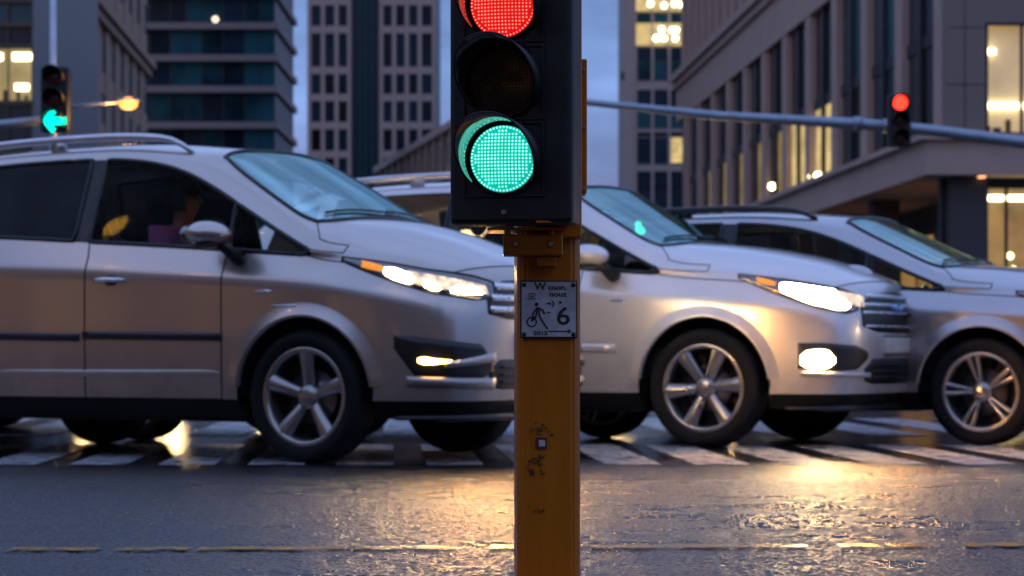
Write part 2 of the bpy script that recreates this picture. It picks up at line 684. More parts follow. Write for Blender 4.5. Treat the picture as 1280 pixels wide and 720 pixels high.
    for y0, y1 in ((-.55, .05), (.0, .58)):
        pts = []
        for k in range(7):
            y = y0 + (y1 - y0) * k / 6
            h = bvh.ray_cast(Vector((TX(.0) + .02 * k / 6 - abs(y) * .09 - .03, y, 3)), Vector((0, 0, -1)))
            pts.append(h[0] + Vector((0, 0, .014)))
        tube(q, pts, .007, 6)
    from_bm('wiper', q, M_BLK, root, True)
    # headlights, both sides
    mir = lambda th, z: FT(-th, z)
    HL = zz(P.get('hl', [(R(27), .875, .955), (R(36), .865, .985), (R(50), .895, 1.01), (R(62), .955, 1.045), (R(74), 1.02, 1.07), (R(82), 1.065, 1.085)]))
    for fn in (FT, mir):
        hl = patch('headlight', HL, M_HOUS, root, fn, 40, 8, .007, .012, True, .02)
        q = bmesh.new()
        # chrome / dark surround
        pts = []
        N = 30
        for k in range(N + 1):
            u = HL[0][0] + (HL[-1][0] - HL[0][0]) * k / N
            p, nn = fn(u, interp(HL, u)[1]); pts.append(p + nn * .006)
        for k in range(N, -1, -1):
            u = HL[0][0] + (HL[-1][0] - HL[0][0]) * k / N
            p, nn = fn(u, interp(HL, u)[0]); pts.append(p + nn * .006)
        tube(q, pts, .006, 6, True)
        from_bm('lamp_rim', q, M_BLK, hl, True)
        for tabs in P.get('refl', []):
            patch('reflector', zz(tabs), M_REFL, hl, fn, 20, 6, .010, .012, True, .004)
        for tabs in P['bulbs']:
            patch('bulb', zz(tabs), P.get('lamp', M_LAMP), hl, fn, 14, 6, .013, .014, True, .004)
        patch('indicator', zz(P.get('amb', [(R(64), .985, 1.03), (R(74), 1.028, 1.062)])), M_AMB, hl, fn, 8, 4, .014, .006, True, .004)
    # grille
    gr = patch('grille', zz(P.get('grille', [(R(-31), .79, .90), (R(-22), .765, .965), (R(0), .76, .985), (R(22), .765, .965), (R(31), .79, .90)])), M_BLK, root, FT, 40, 6, .003, 0, True, .01)
    for z, hw, th in P.get('bars', [(.935, 27, .034), (.875, 29, .032), (.815, 30, .03)]):
        patch('grille_bar', [(R(-hw), TZ(z) - th / 2, TZ(z) + th / 2), (R(hw), TZ(z) - th / 2, TZ(z) + th / 2)], P.get('barmat', M_BAR), gr, FT, 40, 2, .013, .01, True, .01)
    if P.get('badge'):
        patch('badge', zz([(R(-5.5), .868, .882), (R(-3), .855, .895), (0, .85, .90), (R(3), .855, .895), (R(5.5), .868, .882)]), solid('blue badge', (.1, .3, .6), .2, metal=.3, coat=1), gr, FT, 12, 4, .03, .006, True, .01)
    # lower intake, plate
    li = patch('intake', P.get('intake', [(R(-31), .42, .50), (R(-26), .40, .56), (R(26), .40, .56), (R(31), .42, .50)]), M_BLK, root, FT, 40, 5, .003, 0, True, .01)
    for z in (.44, .48, .52):
        patch('intake_slat', [(R(-26), z - .006, z + .006), (R(26), z - .006, z + .006)], M_BLK, li, FT, 30, 2, .014, .004, True, .01)
    pl = patch('number_plate', [(R(-16.5), .585, .70), (R(16.5), .585, .70)], M_PLATE, root, FT, 14, 4, .018, 0, True, .015)
    q = bmesh.new()
    # plate border and the dark unreadable strokes of its characters
    for u0, u1, a, b in ((-16.5, 16.5, .695, .702), (-16.5, 16.5, .583, .59)):
        patch('', [(R(u0), a, b), (R(u1), a, b)], None, None, FT, 14, 1, .021, 0, True, .003, q)
    from_bm('plate_border', q, M_BLK, pl)
    # lower lip
    patch('bumper_lip', [(R(-62), .235, .262), (R(0), .235, .275), (R(62), .235, .262)], M_BLK, root, FT, 40, 3, .02, .01, True, .02)
    # fog lamps
    for fn in (FT, mir):
        fh = patch('fog_recess', P['foghouse'], M_BLK, root, fn, 24, 6, .003, 0, True, .01)
        for tabs, mt, oo in P['fogs']:
            patch('fog_lamp', tabs, mt, fh, fn, 16, 8, oo, .012, True, .006)
        for tabs in P.get('blades', []):
            patch('trim_blade', tabs, pm, fh, fn, 24, 3, .016, .012, True, .012)
    # fender details
    for fn in (SX, SL):
        for kind, tab, mt in P.get('side', []):
            patch(kind, [(TX(a), b, c) for a, b, c in tab], mt, root, fn, 10, 3, .006, .004, True, .006)
        # lower door crease ridge
        patch('rocker_ridge', [(TX(-2.2), .47, .475), (TX(-2.1), .455, .50), (TX(-.6), .455, .505), (TX(-.5), .48, .485)], pm, root, fn, 24, 5, -.001, .008, True, .006)
    # under structure
    q = bmesh.new()
    bx(q, -WB + .45, -.45, -.80, .80, .215, .33)
    bx(q, -3.3, .72, -.48, .48, .235, .40)
    from_bm('underbody', q, M_DARK, root)
    # interior
    q = bmesh.new()
    bx(q, TX(-3.0), TX(-.1), -.80, .80, .34, .40)
    bx(q, TX(-.28), TX(.02), -.78, .78, .45, TZ(1.06), None, .04)
    from_bm('dashboard', q, M_DARK, root)
    for sx, sy in ((-1.35, -.36), (-1.35, .36), (-2.25, -.36), (-2.25, .36)):
        sx = TX(sx)
        q = bmesh.new()
        bx(q, sx - .02, sx + .50, sy - .25, sy + .25, .42, TZ(.66), None, .06)
        Mr = Matrix.Translation((sx, sy, TZ(.62))) @ Matrix.Rotation(R(-14), 4, 'Y')
        bx(q, -.09, .05, -.24, .24, 0, .58 * zk, Mr, .05)
        so = from_bm('seat', q, M_SEAT, root, True)
        q = bmesh.new()
        bx(q, -.07, .04, -.13, .13, .63 * zk, .80 * zk, Mr, .045)
        tube(q, [Mr @ Vector((-.02, -.06, .56 * zk)), Mr @ Vector((-.02, -.06, .66 * zk))], .008, 6)
        tube(q, [Mr @ Vector((-.02, .06, .56 * zk)), Mr @ Vector((-.02, .06, .66 * zk))], .008, 6)
        from_bm('headrest', q, M_SEAT, so, True)
    q = bmesh.new()
    Mr = Matrix.Translation((TX(-.52), -.36, TZ(.98))) @ Matrix.Rotation(R(62), 4, 'Y')
    tube(q, [Mr @ Vector((.18 * math.cos(2 * math.pi * k / 28), .18 * math.sin(2 * math.pi * k / 28), 0)) for k in range(28)], .015, 8, True)
    tube(q, [Mr @ Vector((0, 0, .0)), Mr @ Vector((0, 0, .3))], .03, 8)
    tube(q, [Mr @ Vector((-.17, 0, 0)), Mr @ Vector((.17, 0, 0))], .018, 6)
    from_bm('steering_wheel', q, M_BLK, root, True)
    if P.get('screen'):  # green lumps added behind the windscreen in place of the signal's reflection
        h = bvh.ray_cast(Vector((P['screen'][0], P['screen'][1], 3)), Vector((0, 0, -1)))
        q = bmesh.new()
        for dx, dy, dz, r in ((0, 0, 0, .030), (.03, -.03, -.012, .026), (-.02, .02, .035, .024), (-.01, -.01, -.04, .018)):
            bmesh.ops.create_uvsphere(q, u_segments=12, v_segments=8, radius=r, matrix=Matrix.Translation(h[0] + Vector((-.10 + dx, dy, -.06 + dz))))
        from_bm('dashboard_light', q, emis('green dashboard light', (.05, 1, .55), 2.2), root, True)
    # rear lamps
    for s in (-1, 1):
        q = bmesh.new()
        bx(q, TX(-3.47) - .02, TX(-3.30), s * .70, s * .80, TZ(.95), TZ(1.25), None, .03)
        from_bm('tail_light', q, solid('tail lamp', (.25, .01, .008), .2, coat=1), root, True)
    bm.free()
    return root




def make_wheel(root, c, side, RW, P):
    w = .11
    s = side
    q = bmesh.new()
    M = Matrix.Translation(c)
    # brake disc and hub
    lathe(q, [(0, s * -.02), (.15, s * -.02), (.15, s * .0), (.07, s * .01), (.06, s * .05), (0, s * .055)], 28, M)
    hub = from_bm('wheel', q, M_RIM2, root, True)
    q = bmesh.new()
    rr = RW * .745
    prof = [(rr - .005, -w * .9), (RW * .93, -w * .98), (RW * .985, -w * .8), (RW, -w * .55), (RW, w * .55), (RW * .985, w * .8), (RW * .93, w * .98), (RW * .84, w * 1.02), (rr + .004, w * .88), (rr - .012, w * .80)]
    lathe(q, [(r, s * h) for r, h in prof], 56, M)
    from_bm('tyre', q, M_RUB, hub, True)
    q = bmesh.new()
    lathe(q, [(r, s * h) for r, h in [(rr - .002, w * .86), (rr - .012, w * .9), (rr - .028, w * .84), (rr - .034, w * .5), (rr - .045, -w * .7), (rr, -w * .85)]], 48, M)
    n = P.get('spokes', 5)
    tw = P.get('spoke_w', (.032, .05))
    for k in range(n):
        for dlt in P.get('twin', (0,)):
            a = 2 * math.pi * k / n + P.get('spin', .3) + dlt
            ca, sa = math.cos(a), math.sin(a)
            def pt(r, t, h):
                return M @ Vector((r * ca - t * sa, s * h, r * sa + t * ca))
            r0, r1 = .045, rr - .02
            secs = []
            for i in range(7):
                t = i / 6
                r = r0 + (r1 - r0) * t
                hw = tw[0] + (tw[1] - tw[0]) * t ** 1.6
                h = w * (.50 + .34 * math.sin(t * 1.45))
                secs.append([q.verts.new(pt(r, -hw, h - .03)), q.verts.new(pt(r, -hw * .8, h - .004)), q.verts.new(pt(r, 0, h + .004)), q.verts.new(pt(r, hw * .8, h - .004)), q.verts.new(pt(r, hw, h - .03))])
            for A, B in zip(secs, secs[1:]):
                for j in range(4):
                    q.faces.new((A[j], A[j + 1], B[j + 1], B[j]))
    lathe(q, [(0, s * w * .72), (.035, s * w * .70), (.06, s * w * .62), (.075, s * w * .35), (.078, s * 0)], 24, M)
    from_bm('rim', q, P.get('rim', M_RIM), hub, True)
    q = bmesh.new()
    lathe(q, [(0, s * -.035), (rr - .04, s * -.035)], 32, M)
    from_bm('brake_shield', q, M_DARK, hub, True)


def children(o):
    return [c for c in bpy.data.objects if c.parent == o]


def dup(root, loc, rz, label, group=None):
    r = root.copy(); COL.objects.link(r)
    r.location = loc; r.rotation_euler = (0, 0, rz)
    r['label'] = label
    if group:
        r['group'] = group
    for ch in list(root.children):
        c = ch.copy(); COL.objects.link(c); c.parent = r
        for g in ch.children:
            d = g.copy(); COL.objects.link(d); d.parent = c
    return r


YAW = R(-29)


def place(px, Y):
    """car origin (front axle centre) so that the near front wheel stands at photo column px, depth Y"""
    wx = xat(px, Y)
    off_ = Matrix.Rotation(YAW, 3, 'Z') @ Vector((0, -.80, 0))
    return (wx - off_.x, Y - off_.y, 0)


G = 'silver and white cars crossing the junction'
silver = paint('champagne silver paint', (.52, .46, .42), .88, .30)
white = paint('pearl white paint', (.72, .68, .67), .55, .32)
grey = paint('silver grey paint', (.46, .45, .47), .88, .30)
M_NAVY = solid('dark blue moulding', (.008, .010, .02), .35)

P1 = dict(ztop=1.775, paint=silver, rail=solid('brushed rail', (.62, .62, .66), .3, metal=.8), mould=(.66, .045, M_NAVY),
          spokes=5, spoke_w=(.034, .052), spin=.30, rim=M_RIM, flare=.022,
          refl=[[(R(30), .884, .935), (R(50), .902, .995), (R(67), .985, 1.045)]], bulbs=[[(R(54), .945, .965), (R(57), .938, .995), (R(62), .962, 1.022), (R(66), .99, 1.028)], [(R(47.5), .905, .925), (R(50), .905, .955), (R(53), .925, .965)], [(R(33), .892, .905), (R(37), .886, .925), (R(43), .89, .93), (R(45), .897, .91)]],
          foghouse=[(R(29), .50, .54), (R(34), .46, .64), (R(46), .455, .66), (R(55), .46, .68), (R(62), .62, .69)],
          fogs=[([(R(45), .545, .556), (R(50), .535, .565), (R(52.5), .533, .575), (R(54.5), .545, .567)], M_FOGDIM, .012)],
          blades=[[(R(29), .545, .60), (R(47), .515, .545)], [(R(29), .40, .462), (R(58), .42, .472)]],
          side=[('side_marker', [(-.30, .925, .93), (-.27, .918, .938), (-.22, .918, .938), (-.19, .926, .93)], M_CHR), ('fender_badge', [(-.19, .845, .855), (-.03, .845, .855)], M_CHR)])
P2 = dict(paint=white, rail=solid('white rail', (.6, .6, .64), .3, metal=.5), mould=(.60, .05, white),
          cab=.34, mirror_dx=.14, mould_end=-.60, spokes=6, spoke_w=(.034, .056), spin=.1, rim=M_RIM2, flare=.018, rw=.375,
          bulbs=[[(R(38.5), .875, .925), (R(40), .862, .955), (R(44), .858, .98), (R(53), .893, 1.005), (R(60), .94, 1.024), (R(63.5), .962, 1.03), (R(65.5), .985, 1.02)]], refl=[[(R(30), .88, .945), (R(50), .90, .998), (R(64), .975, 1.04)]],
          foghouse=[(R(29), .56, .60), (R(36), .49, .64), (R(50), .475, .655), (R(58), .50, .655)],
          fogs=[([(R(46), .535, .56), (R(48), .505, .605), (R(51), .495, .615), (R(55), .505, .605), (R(57), .53, .575)], M_FOG, .012)],
          blades=[[(R(28), .44, .47), (R(57), .455, .482)]], handle=white, badge=True,
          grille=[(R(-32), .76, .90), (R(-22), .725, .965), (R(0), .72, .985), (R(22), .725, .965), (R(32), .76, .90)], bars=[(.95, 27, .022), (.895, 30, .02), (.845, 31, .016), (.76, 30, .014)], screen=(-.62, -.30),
          hl=[(R(34), .86, .955), (R(40), .838, .985), (R(50), .865, 1.015), (R(62), .94, 1.047), (R(74), 1.015, 1.07), (R(82), 1.065, 1.085)],
          side=[('side_marker', [(-.30, .925, .93), (-.27, .918, .938), (-.22, .918, .938), (-.19, .926, .93)], M_CHR)])
P3 = dict(paint=grey, rail=solid('black rail', (.012, .012, .014), .35), ztop=1.53, cab=.27, wb=2.72, rw=.345, raillift=.045,
          spokes=5, spoke_w=(.014, .02), twin=(-.13, .13), spin=.55, rim=M_RIM, flare=.022, rearglass=M_WIN,
          bulbs=[[(R(34), .885, .945), (R(46), .895, .985), (R(58), .945, 1.02)]], refl=[[(R(30), .88, .945), (R(50), .90, .998), (R(64), .975, 1.04)]],
          foghouse=[(R(29), .52, .56), (R(36), .46, .60), (R(50), .455, .61), (R(58), .50, .62)],
          fogs=[([(R(46), .50, .55), (R(50), .48, .57), (R(55), .50, .55)], M_FOGDIM, .012)],
          side=[('fender_vent', [(-.42, .83, .85), (-.40, .825, .855), (-.20, .825, .855), (-.18, .83, .85)], M_BLK)])
car1 = build_car('silver people carrier on the left with silver roof rails and a dark door moulding', G, P1, place(390, 12.3), YAW)
car2 = build_car('white people carrier half behind the yellow signal pole with glaring headlamp and round fog lamp', G, P2, place(885, 14.35), YAW)
car3 = build_car('low silver grey estate car with black roof rails, cut off by the right edge', G, P3, place(1230, 14.6), YAW)
car4 = dup(car3, place(178, 15.6), YAW, 'car hidden behind the silver people carrier, only its wheels showing below the sill')
DG = 'distant cars waiting with their headlamps on'
dcars = [(118, 40), (236, 37), (300, 52), (775, 40), (832, 52)]
for k, (px, Y) in enumerate(dcars):
    dup(car2 if k % 2 else car3, (xat(px, Y) + .65, Y, 0), R(-90), 'car facing the camera far down the street, hidden behind the passing cars', DG)

# ------------------------------------------------------------------ driver
M_SKIN = solid('skin', (.24, .09, .055), .5)
M_SHIRT = solid('plum shirt', (.20, .045, .12), .85, bump=.2, bscale=150)
M_HAIR = solid('dark hair', (.008, .006, .006), .6, bump=.6, bscale=120)
M_TROU = solid('dark trousers', (.015, .016, .025), .9)


def skin_mesh(name, verts, edges, rad, root_i, mat, parent, sub=2):
    me = bpy.data.meshes.new(name)
    me.from_pydata([Vector(v) for v in verts], edges, [])
    o = bpy.data.objects.new(name, me)
    COL.objects.link(o)
    o.modifiers.new('k', 'SKIN')
    for i, r in enumerate(rad):
        r = r if hasattr(r, '__len__') else (r, r)
        me.skin_vertices[0].data[i].radius = r
        me.skin_vertices[0].data[i].use_root = (i == root_i)
    s = o.modifiers.new('s', 'SUBSURF')
    s.levels = s.render_levels = sub
    bpy.context.view_layer.update()
    dg = bpy.context.evaluated_depsgraph_get()
    m2 = bpy.data.meshes.new_from_object(o.evaluated_get(dg))
    bpy.data.objects.remove(o)
    for p in m2.polygons:
        p.use_smooth = True
    m2.materials.clear()
    return link(name, m2, mat, parent)


SEAT = Vector((-1.16, -.36, .66))
dr = thing('person', 'person in a plum top driving, seen through the side window of the silver people carrier', 'person', car1.location, YAW)
dr.location = car1.location + Matrix.Rotation(YAW, 3, 'Z') @ Vector((SEAT.x - .02, SEAT.y, .76))
# seated, looking ahead, hands on the wheel (local: x forward, z up from the hip)
bv = [(0, 0, .08), (.0, 0, .24), (-.03, 0, .44), (-.04, 0, .565), (-.02, 0, .62),            # pelvis chest neck
      (.20, .11, .09), (.44, .12, .13), (.58, .11, -.18), (.70, .11, -.20),                   # left leg
      (.20, -.11, .09), (.44, -.12, .13), (.58, -.11, -.18), (.70, -.11, -.20),
      (-.04, .17, .51), (.05, .24, .26), (.30, .17, .29), (.40, .15, .33),
      (-.04, -.17, .51), (.05, -.24, .26), (.30, -.17, .29), (.40, -.15, .33),
      (-.005, 0, .68), (.015, 0, .76)]
be = [(0, 1), (1, 2), (2, 3), (3, 4), (0, 5), (5, 6), (6, 7), (7, 8), (0, 9), (9, 10), (10, 11), (11, 12), (2, 13), (13, 14), (14, 15), (15, 16), (2, 17), (17, 18), (18, 19), (19, 20), (4, 21), (21, 22)]
br = [(.14, .12), (.14, .11), (.15, .10), .06, .055, .085, .06, .045, .035, .085, .06, .045, .035, .06, .045, .033, .03, .06, .045, .033, .03, .088, .075]
pb = skin_mesh('body', bv, be, br, 0, M_SKIN, dr)
sv = [bv[i] for i in (0, 1, 2, 3, 13, 14, 17, 18)]
skin_mesh('shirt', sv, [(0, 1), (1, 2), (2, 3), (2, 4), (4, 5), (2, 6), (6, 7)], [(.155, .135), (.155, .125), (.165, .115), .075, .075, .06, .075, .06], 0, M_SHIRT, dr)
skin_mesh('trousers', [bv[i] for i in (0, 5, 6, 7, 9, 10, 11)], [(0, 1), (1, 2), (2, 3), (0, 4), (4, 5), (5, 6)], [(.16, .14), .1, .075, .06, .1, .075, .06], 0, M_TROU, dr)
q = bmesh.new()
bmesh.ops.create_icosphere(q, subdivisions=4, radius=1)
for v in q.verts:
    x, y, z = v.co
    v.co = Vector((-.016 + x * .118, y * .099, .738 + z * .128))
    v.co += v.co.normalized() * 0.004 * math.sin(40 * x + 31 * y) * math.sin(37 * z + 11 * y)
bmesh.ops.delete(q, geom=[f for f in q.faces if f.calc_center_median().x > .052 and f.calc_center_median().z < .79 or f.calc_center_median().z < .655], context='FACES')
from_bm('hair', q, M_HAIR, dr, True)
q = bmesh.new()
for s in (-1, 1):
    bmesh.ops.create_uvsphere(q, u_segments=10, v_segments=8, radius=.011, matrix=Matrix.Translation((.082, s * .032, .735)))
from_bm('eyes', q, M_HAIR, dr, True)
q = bmesh.new()
tube(q, [(.085, 0, .745), (.105, 0, .72), (.112, 0, .705), (.09, 0, .698)], [.008, .012, .014, .008], 8)
from_bm('nose', q, M_SKIN, dr, True)
q = bmesh.new()
tube(q, [(.078, -.025, .672), (.094, 0, .672), (.078, .025, .672)], [.004, .007, .004], 8)
from_bm('mouth', q, solid('lips', (.14, .04, .035), .5), dr, True)
for s in (-1, 1):
    for hand in (1,):
        q = bmesh.new()
        base = Vector((.40, s * .15, .33))
        bmesh.ops.create_uvsphere(q, u_segments=10, v_segments=8, radius=1, matrix=Matrix.Translation(base + Vector((.03, 0, .01))) @ Matrix.Diagonal((.05, .022, .042, 1)))
        for k in range(4):
            b0 = base + Vector((.065, -s * .005, .035 - .02 * k))
            tube(q, [b0 + Vector((-.02, 0, 0)), b0 + Vector((.02, -s * .012, 0)), b0 + Vector((.03, -s * .035, -.002)), b0 + Vector((.012, -s * .045, -.004))], [.010, .009, .0085, .007 - .0005 * k], 8)
        tube(q, [base + Vector((.01, -s * .01, .04)), base + Vector((.03, -s * .03, .06)), base + Vector((.055, -s * .035, .062))], [.012, .010, .008], 8)
        from_bm('hand', q, M_SKIN, dr, True)

# ------------------------------------------------------------------ foreground signal
YP = 5.7
M_YEL = None


def yellow_paint():
    m, t, b = nt('yellow pole paint')
    c = t.nodes.new('ShaderNodeTexCoord')
    mp = t.nodes.new('ShaderNodeMapping')
    mp.inputs['Scale'].default_value = (40, 40, 2.5)
    lk(t, c.outputs['Object'], mp.inputs['Vector'])
    n = noise(t, 1., 6, .65, vec=mp.outputs[0])
    n2 = noise(t, 22., 6, .7)
    r = ramp(t, n.outputs['Fac'], [(.3, (.40, .105, .001)), (.55, (.44, .120, .0015)), (.75, (.47, .135, .002))])
    sp = ramp(t, n2.outputs['Fac'], [(.68, 0.), (.74, 1.)])
    mix = t.nodes.new('ShaderNodeMix'); mix.data_type = 'RGBA'
    mu = t.nodes.new('ShaderNodeMath'); mu.operation = 'MULTIPLY'; mu.inputs[1].default_value = .45
    lk(t, sp.outputs['Color'], mu.inputs[0])
    lk(t, mu.outputs[0], mix.inputs['Factor'])
    lk(t, r.outputs['Color'], mix.inputs['A'])
    mix.inputs['B'].default_value = (.10, .04, .01, 1)
    lk(t, mix.outputs['Result'], b.inputs['Base Color'])
    rr = ramp(t, n2.outputs['Fac'], [(.3, .28), (.7, .5)])
    lk(t, rr.outputs['Color'], b.inputs['Roughness'])
    bp = t.nodes.new('ShaderNodeBump'); bp.inputs['Strength'].default_value = .25; bp.inputs['Distance'].default_value = .002
    n3 = noise(t, 60., 4)
    lk(t, n3.outputs['Fac'], bp.inputs['Height'])
    lk(t, bp.outputs['Normal'], b.inputs['Normal'])
    b.inputs['Specular IOR Level'].default_value = .3
    b.inputs['Coat Weight'].default_value = .25
    b.inputs['Coat Roughness'].default_value = .12
    return m


M_YEL = yellow_paint()
M_HOUSB = solid('black signal plastic', (.006, .006, .007), .5, bump=.08, bscale=150, var=.2)
M_VIS = solid('matt black visor', (.010, .010, .011), .45)
M_VISIN = solid('visor lining', (.50, .50, .50), .16, metal=1.)
M_BOLT = solid('worn bolt steel', (.35, .32, .28), .35, metal=.9)
pcx = xat(683.5, YP)
sig = thing('traffic_light', 'large black three lamp traffic light on a yellow pole, red and green lit', 'traffic light', (pcx, YP, 0))
PW = .081   # half width of the pole
q = bmesh.new()
c8 = []
ch = .020
for a, b in ((-PW + ch, -PW), (PW - ch, -PW), (PW, -PW + ch), (PW, PW - ch), (PW - ch, PW), (-PW + ch, PW), (-PW, PW - ch), (-PW, -PW + ch)):
    c8.append((a, b))
rot = Matrix.Rotation(R(4), 3, 'Z')
rings = [[q.verts.new(rot @ Vector((a * .965, b * .965, z))) for a, b in c8] for z in (0.02, 1.95)]
for k in range(8):
    q.faces.new((rings[0][k], rings[0][(k + 1) % 8], rings[1][(k + 1) % 8], rings[1][k]))
q.faces.new(rings[1])
bmesh.ops.bevel(q, geom=[e for e in q.edges if abs(e.verts[0].co.z - e.verts[1].co.z) > .5], offset=.006, segments=3, affect='EDGES')
bx(q, -.16, .16, -.16, .16, 0, .02)
from_bm('pole', q, M_YEL, sig, False)
# face of the pole that carries the sign is at y = -PW*.965
HB, HT = .905, 1.56
HA = R(-12)
hc = Vector((xat(630, 5.42) - pcx, 5.42 - YP, 0))
HM = Matrix.Translation(hc) @ Matrix.Rotation(HA, 4, 'Z')
hw = .134
zc = [zat(6, 5.42), zat(103, 5.42), zat(199, 5.42)]
q = bmesh.new()
bx(q, -hw, .166, 0.0, .12, HB, HT, HM, .012)
# raised module frames
for z in zc:
    for a, b, c, d in ((-.1, .1, z - .0895, z - .084), (-.1, .1, z + .084, z + .0895), (-.1, -.0945, z - .084, z + .084), (.0945, .1, z - .084, z + .084)):
        bx(q, a, b, -.006, .004, c, d, HM)
    lathe(q, [(.084, .002), (.0995 * .89, -.008), (.083, -.012), (.080, -.012), (.079, .002)], 48, HM @ Matrix.Translation((0, 0, z)))
bx(q, -.05, .05, .12, .20, 1.02, 1.45, HM)
from_bm('housing', q, M_HOUSB, sig)
q = bmesh.new()
lathe(q, [(0, -.006), (.006, -.006), (.008, 0)], 12, HM @ Matrix.Translation((0, 0, HB + .028)))
from_bm('screw', q, M_BOLT, sig)


def lens_mat(name, col, s, base):
    m, t, b = nt(name)
    b.inputs['Base Color'].default_value = (*base, 1)
    b.inputs['Roughness'].default_value = .2
    n = noise(t, 30., 3)
    r = ramp(t, n.outputs['Fac'], [(.3, tuple(c * .75 for c in col)), (.7, col)])
    lk(t, r.outputs['Color'], b.inputs['Emission Color'])
    b.inputs['Emission Strength'].default_value = s
    return m


LM = [(lens_mat('red lens', (1, .008, .012), .85, (.2, .01, .01)), emis('red diodes', (1, .26, .17), 1.9, var=.6, scale=22)),
      (lens_mat('unlit amber lens', (.02, .008, .004), .05, (.006, .004, .004)), solid('unlit diodes', (.012, .011, .011), .3)),
      (lens_mat('green lens', (.0, .70, .53), .88, (.01, .1, .07)), emis('green diodes', (.33, 1, .82), 2.0, var=.55, scale=22))]


def led_disc(bm, M, rad, pitch, dot, h):
    rings_ = int(rad / pitch)
    rnd = random.Random(3)
    pts = []
    # square grid inside, ring on the outside
    rin = rad - pitch * .8
    k = int(rin / pitch) + 1
    for i in range(-k, k + 1):
        for j in range(-k, k + 1):
            x, z = i * pitch, j * pitch
            if math.hypot(x, z) < rin - pitch * .55:
                pts.append((x, z))
    for rr in (rad - pitch * .35,):
        n = int(2 * math.pi * rr / pitch)
        pts += [(rr * math.cos(2 * math.pi * a / n), rr * math.sin(2 * math.pi * a / n)) for a in range(n)]
    for x, z in pts:
        y = h - .012 * (1 - (x * x + z * z) / rad ** 2)
        vs = [bm.verts.new(M @ Vector((x + dot * math.cos(a), y - .002, z + dot * math.sin(a)))) for a in [math.pi * 2 * e / 8 for e in range(8)]]
        bm.faces.new(vs)


LR = .0815
for k, z in enumerate(zc):
    Mz = HM @ Matrix.Translation((0, 0, z))
    q = bmesh.new()
    lathe(q, [(0, -.022), (LR * .3, -.0205), (LR * .6, -.0165), (LR * .85, -.012), (LR, -.008), (LR, .01)], 56, Mz)
    le = from_bm('lens', q, LM[k][0], sig, True)
    q = bmesh.new()
    led_disc(q, Mz, LR - .003, 0.0083, (.0022, .0022, .0026)[k], -.0105)
    from_bm('led_array', q, LM[k][1], le, False, False)
    # cutaway visor
    q = bmesh.new()
    n = 60
    cols = []
    for i in range(n + 1):
        a = R(-38) + R(256) * i / n
        t = abs(i / n - .5) * 2
        L = .20 - .165 * max(0, (t - .22) / .78) ** 1.3
        r0 = .0885
        cols.append([q.verts.new(Mz @ Vector((rr * math.cos(a), y, rr * math.sin(a)))) for rr, y in ((r0, -.004), (r0 + .002, -L), (r0 + .006, -L), (r0 + .005, -.004))])
    for A, B in zip(cols, cols[1:]):
        for j in range(3):
            f = q.faces.new((A[j], A[j + 1], B[j + 1], B[j]))
            f.material_index = 1 if j == 0 else 0
    for cc in (cols[0], cols[-1]):
        q.faces.new(cc)
    from_bm('visor', q, [M_VIS, M_VISIN], sig, True)
# side mounting box on the pole, right of the head
q = bmesh.new()
yb = -.02
bx(q, xat(700, YP + yb) - pcx, xat(733, YP + yb) - pcx, -.07, .05, zat(244, YP), zat(78, YP), None, .004)
bx(q, xat(690, YP + yb) - pcx, xat(726, YP + yb) - pcx, -.1, .02, zat(300, YP), 1.75, None, .004)
mb = from_bm('mounting_box', q, M_YEL, sig)
for py in (86, 158, 235):
    q = bmesh.new()
    lathe(q, [(0, -.008), (.005, -.008), (.007, 0)], 10, Matrix.Translation((xat(728.5, YP - .09) - pcx, -.07, zat(py, YP - .09))))
    from_bm('bolt', q, M_BOLT, mb)
# clamp bracket under the head
q = bmesh.new()
Yb = YP - .12
bx(q, xat(629, Yb) - pcx, xat(703, Yb) - pcx, -.155, -.07, zat(320, Yb), zat(294, Yb), None, .004)
bx(q, xat(672, Yb) - pcx, xat(695, Yb) - pcx, -.125, -.07, zat(333, Yb), zat(320, Yb) - .001, None, .003)
bx(q, xat(609, Yb) - pcx, xat(705, Yb) - pcx, -.15, .02, zat(288.5, Yb), zat(285, Yb))
for px in (634, 655, 689):
    tube(q, [(xat(px, Yb) - pcx, -.12, zat(297, Yb)), (xat(px, Yb) - pcx, -.12, zat(280, Yb))], .008, 10)
bx(q, -.03, .05, -.30, -.05, zat(283.5, Yb) , zat(281, Yb))
cb = from_bm('clamp_bracket', q, M_YEL, sig)
for px in (644.5, 688.5):
    q = bmesh.new()
    lathe(q, [(0, -.010), (.0065, -.010), (.009, -.004), (.010, 0)], 6, Matrix.Translation((xat(px, YP - .155) - pcx, -.155, zat(305, YP - .155))))
    from_bm('bolt', q, M_BOLT, cb)
# worn stickers lower down on the pole
fy = -PW * .965 - .0025
M_STK = solid('worn sticker ink', (.05, .018, .008), .6, var=.5, nscale=80)
M_STW = solid('worn sticker paper', (.45, .40, .42), .6)


def strokes(name, segs, mat, parent, w, M):
    qq = bmesh.new()
    for k, (x0, z0, x1, z1) in enumerate(segs):
        d = Vector((x1 - x0, 0, z1 - z0))
        L = d.length
        ang = math.atan2(d.z, d.x)
        Ms = M @ Matrix.Translation(((x0 + x1) / 2, 0, (z0 + z1) / 2)) @ Matrix.Rotation(-ang, 4, 'Y')
        h = .0004 + .00003 * k
        box(qq, (0, 0, 0), (L, h * 2, w), Ms)
    return from_bm(name, qq, mat, parent)


rnd = random.Random(11)
PM = Matrix.Rotation(R(4), 4, 'Z')


def pfx(px):
    return (px - 683.5) / F * (YP - PW)


def pfz(py):
    return zat(py, YP - PW)


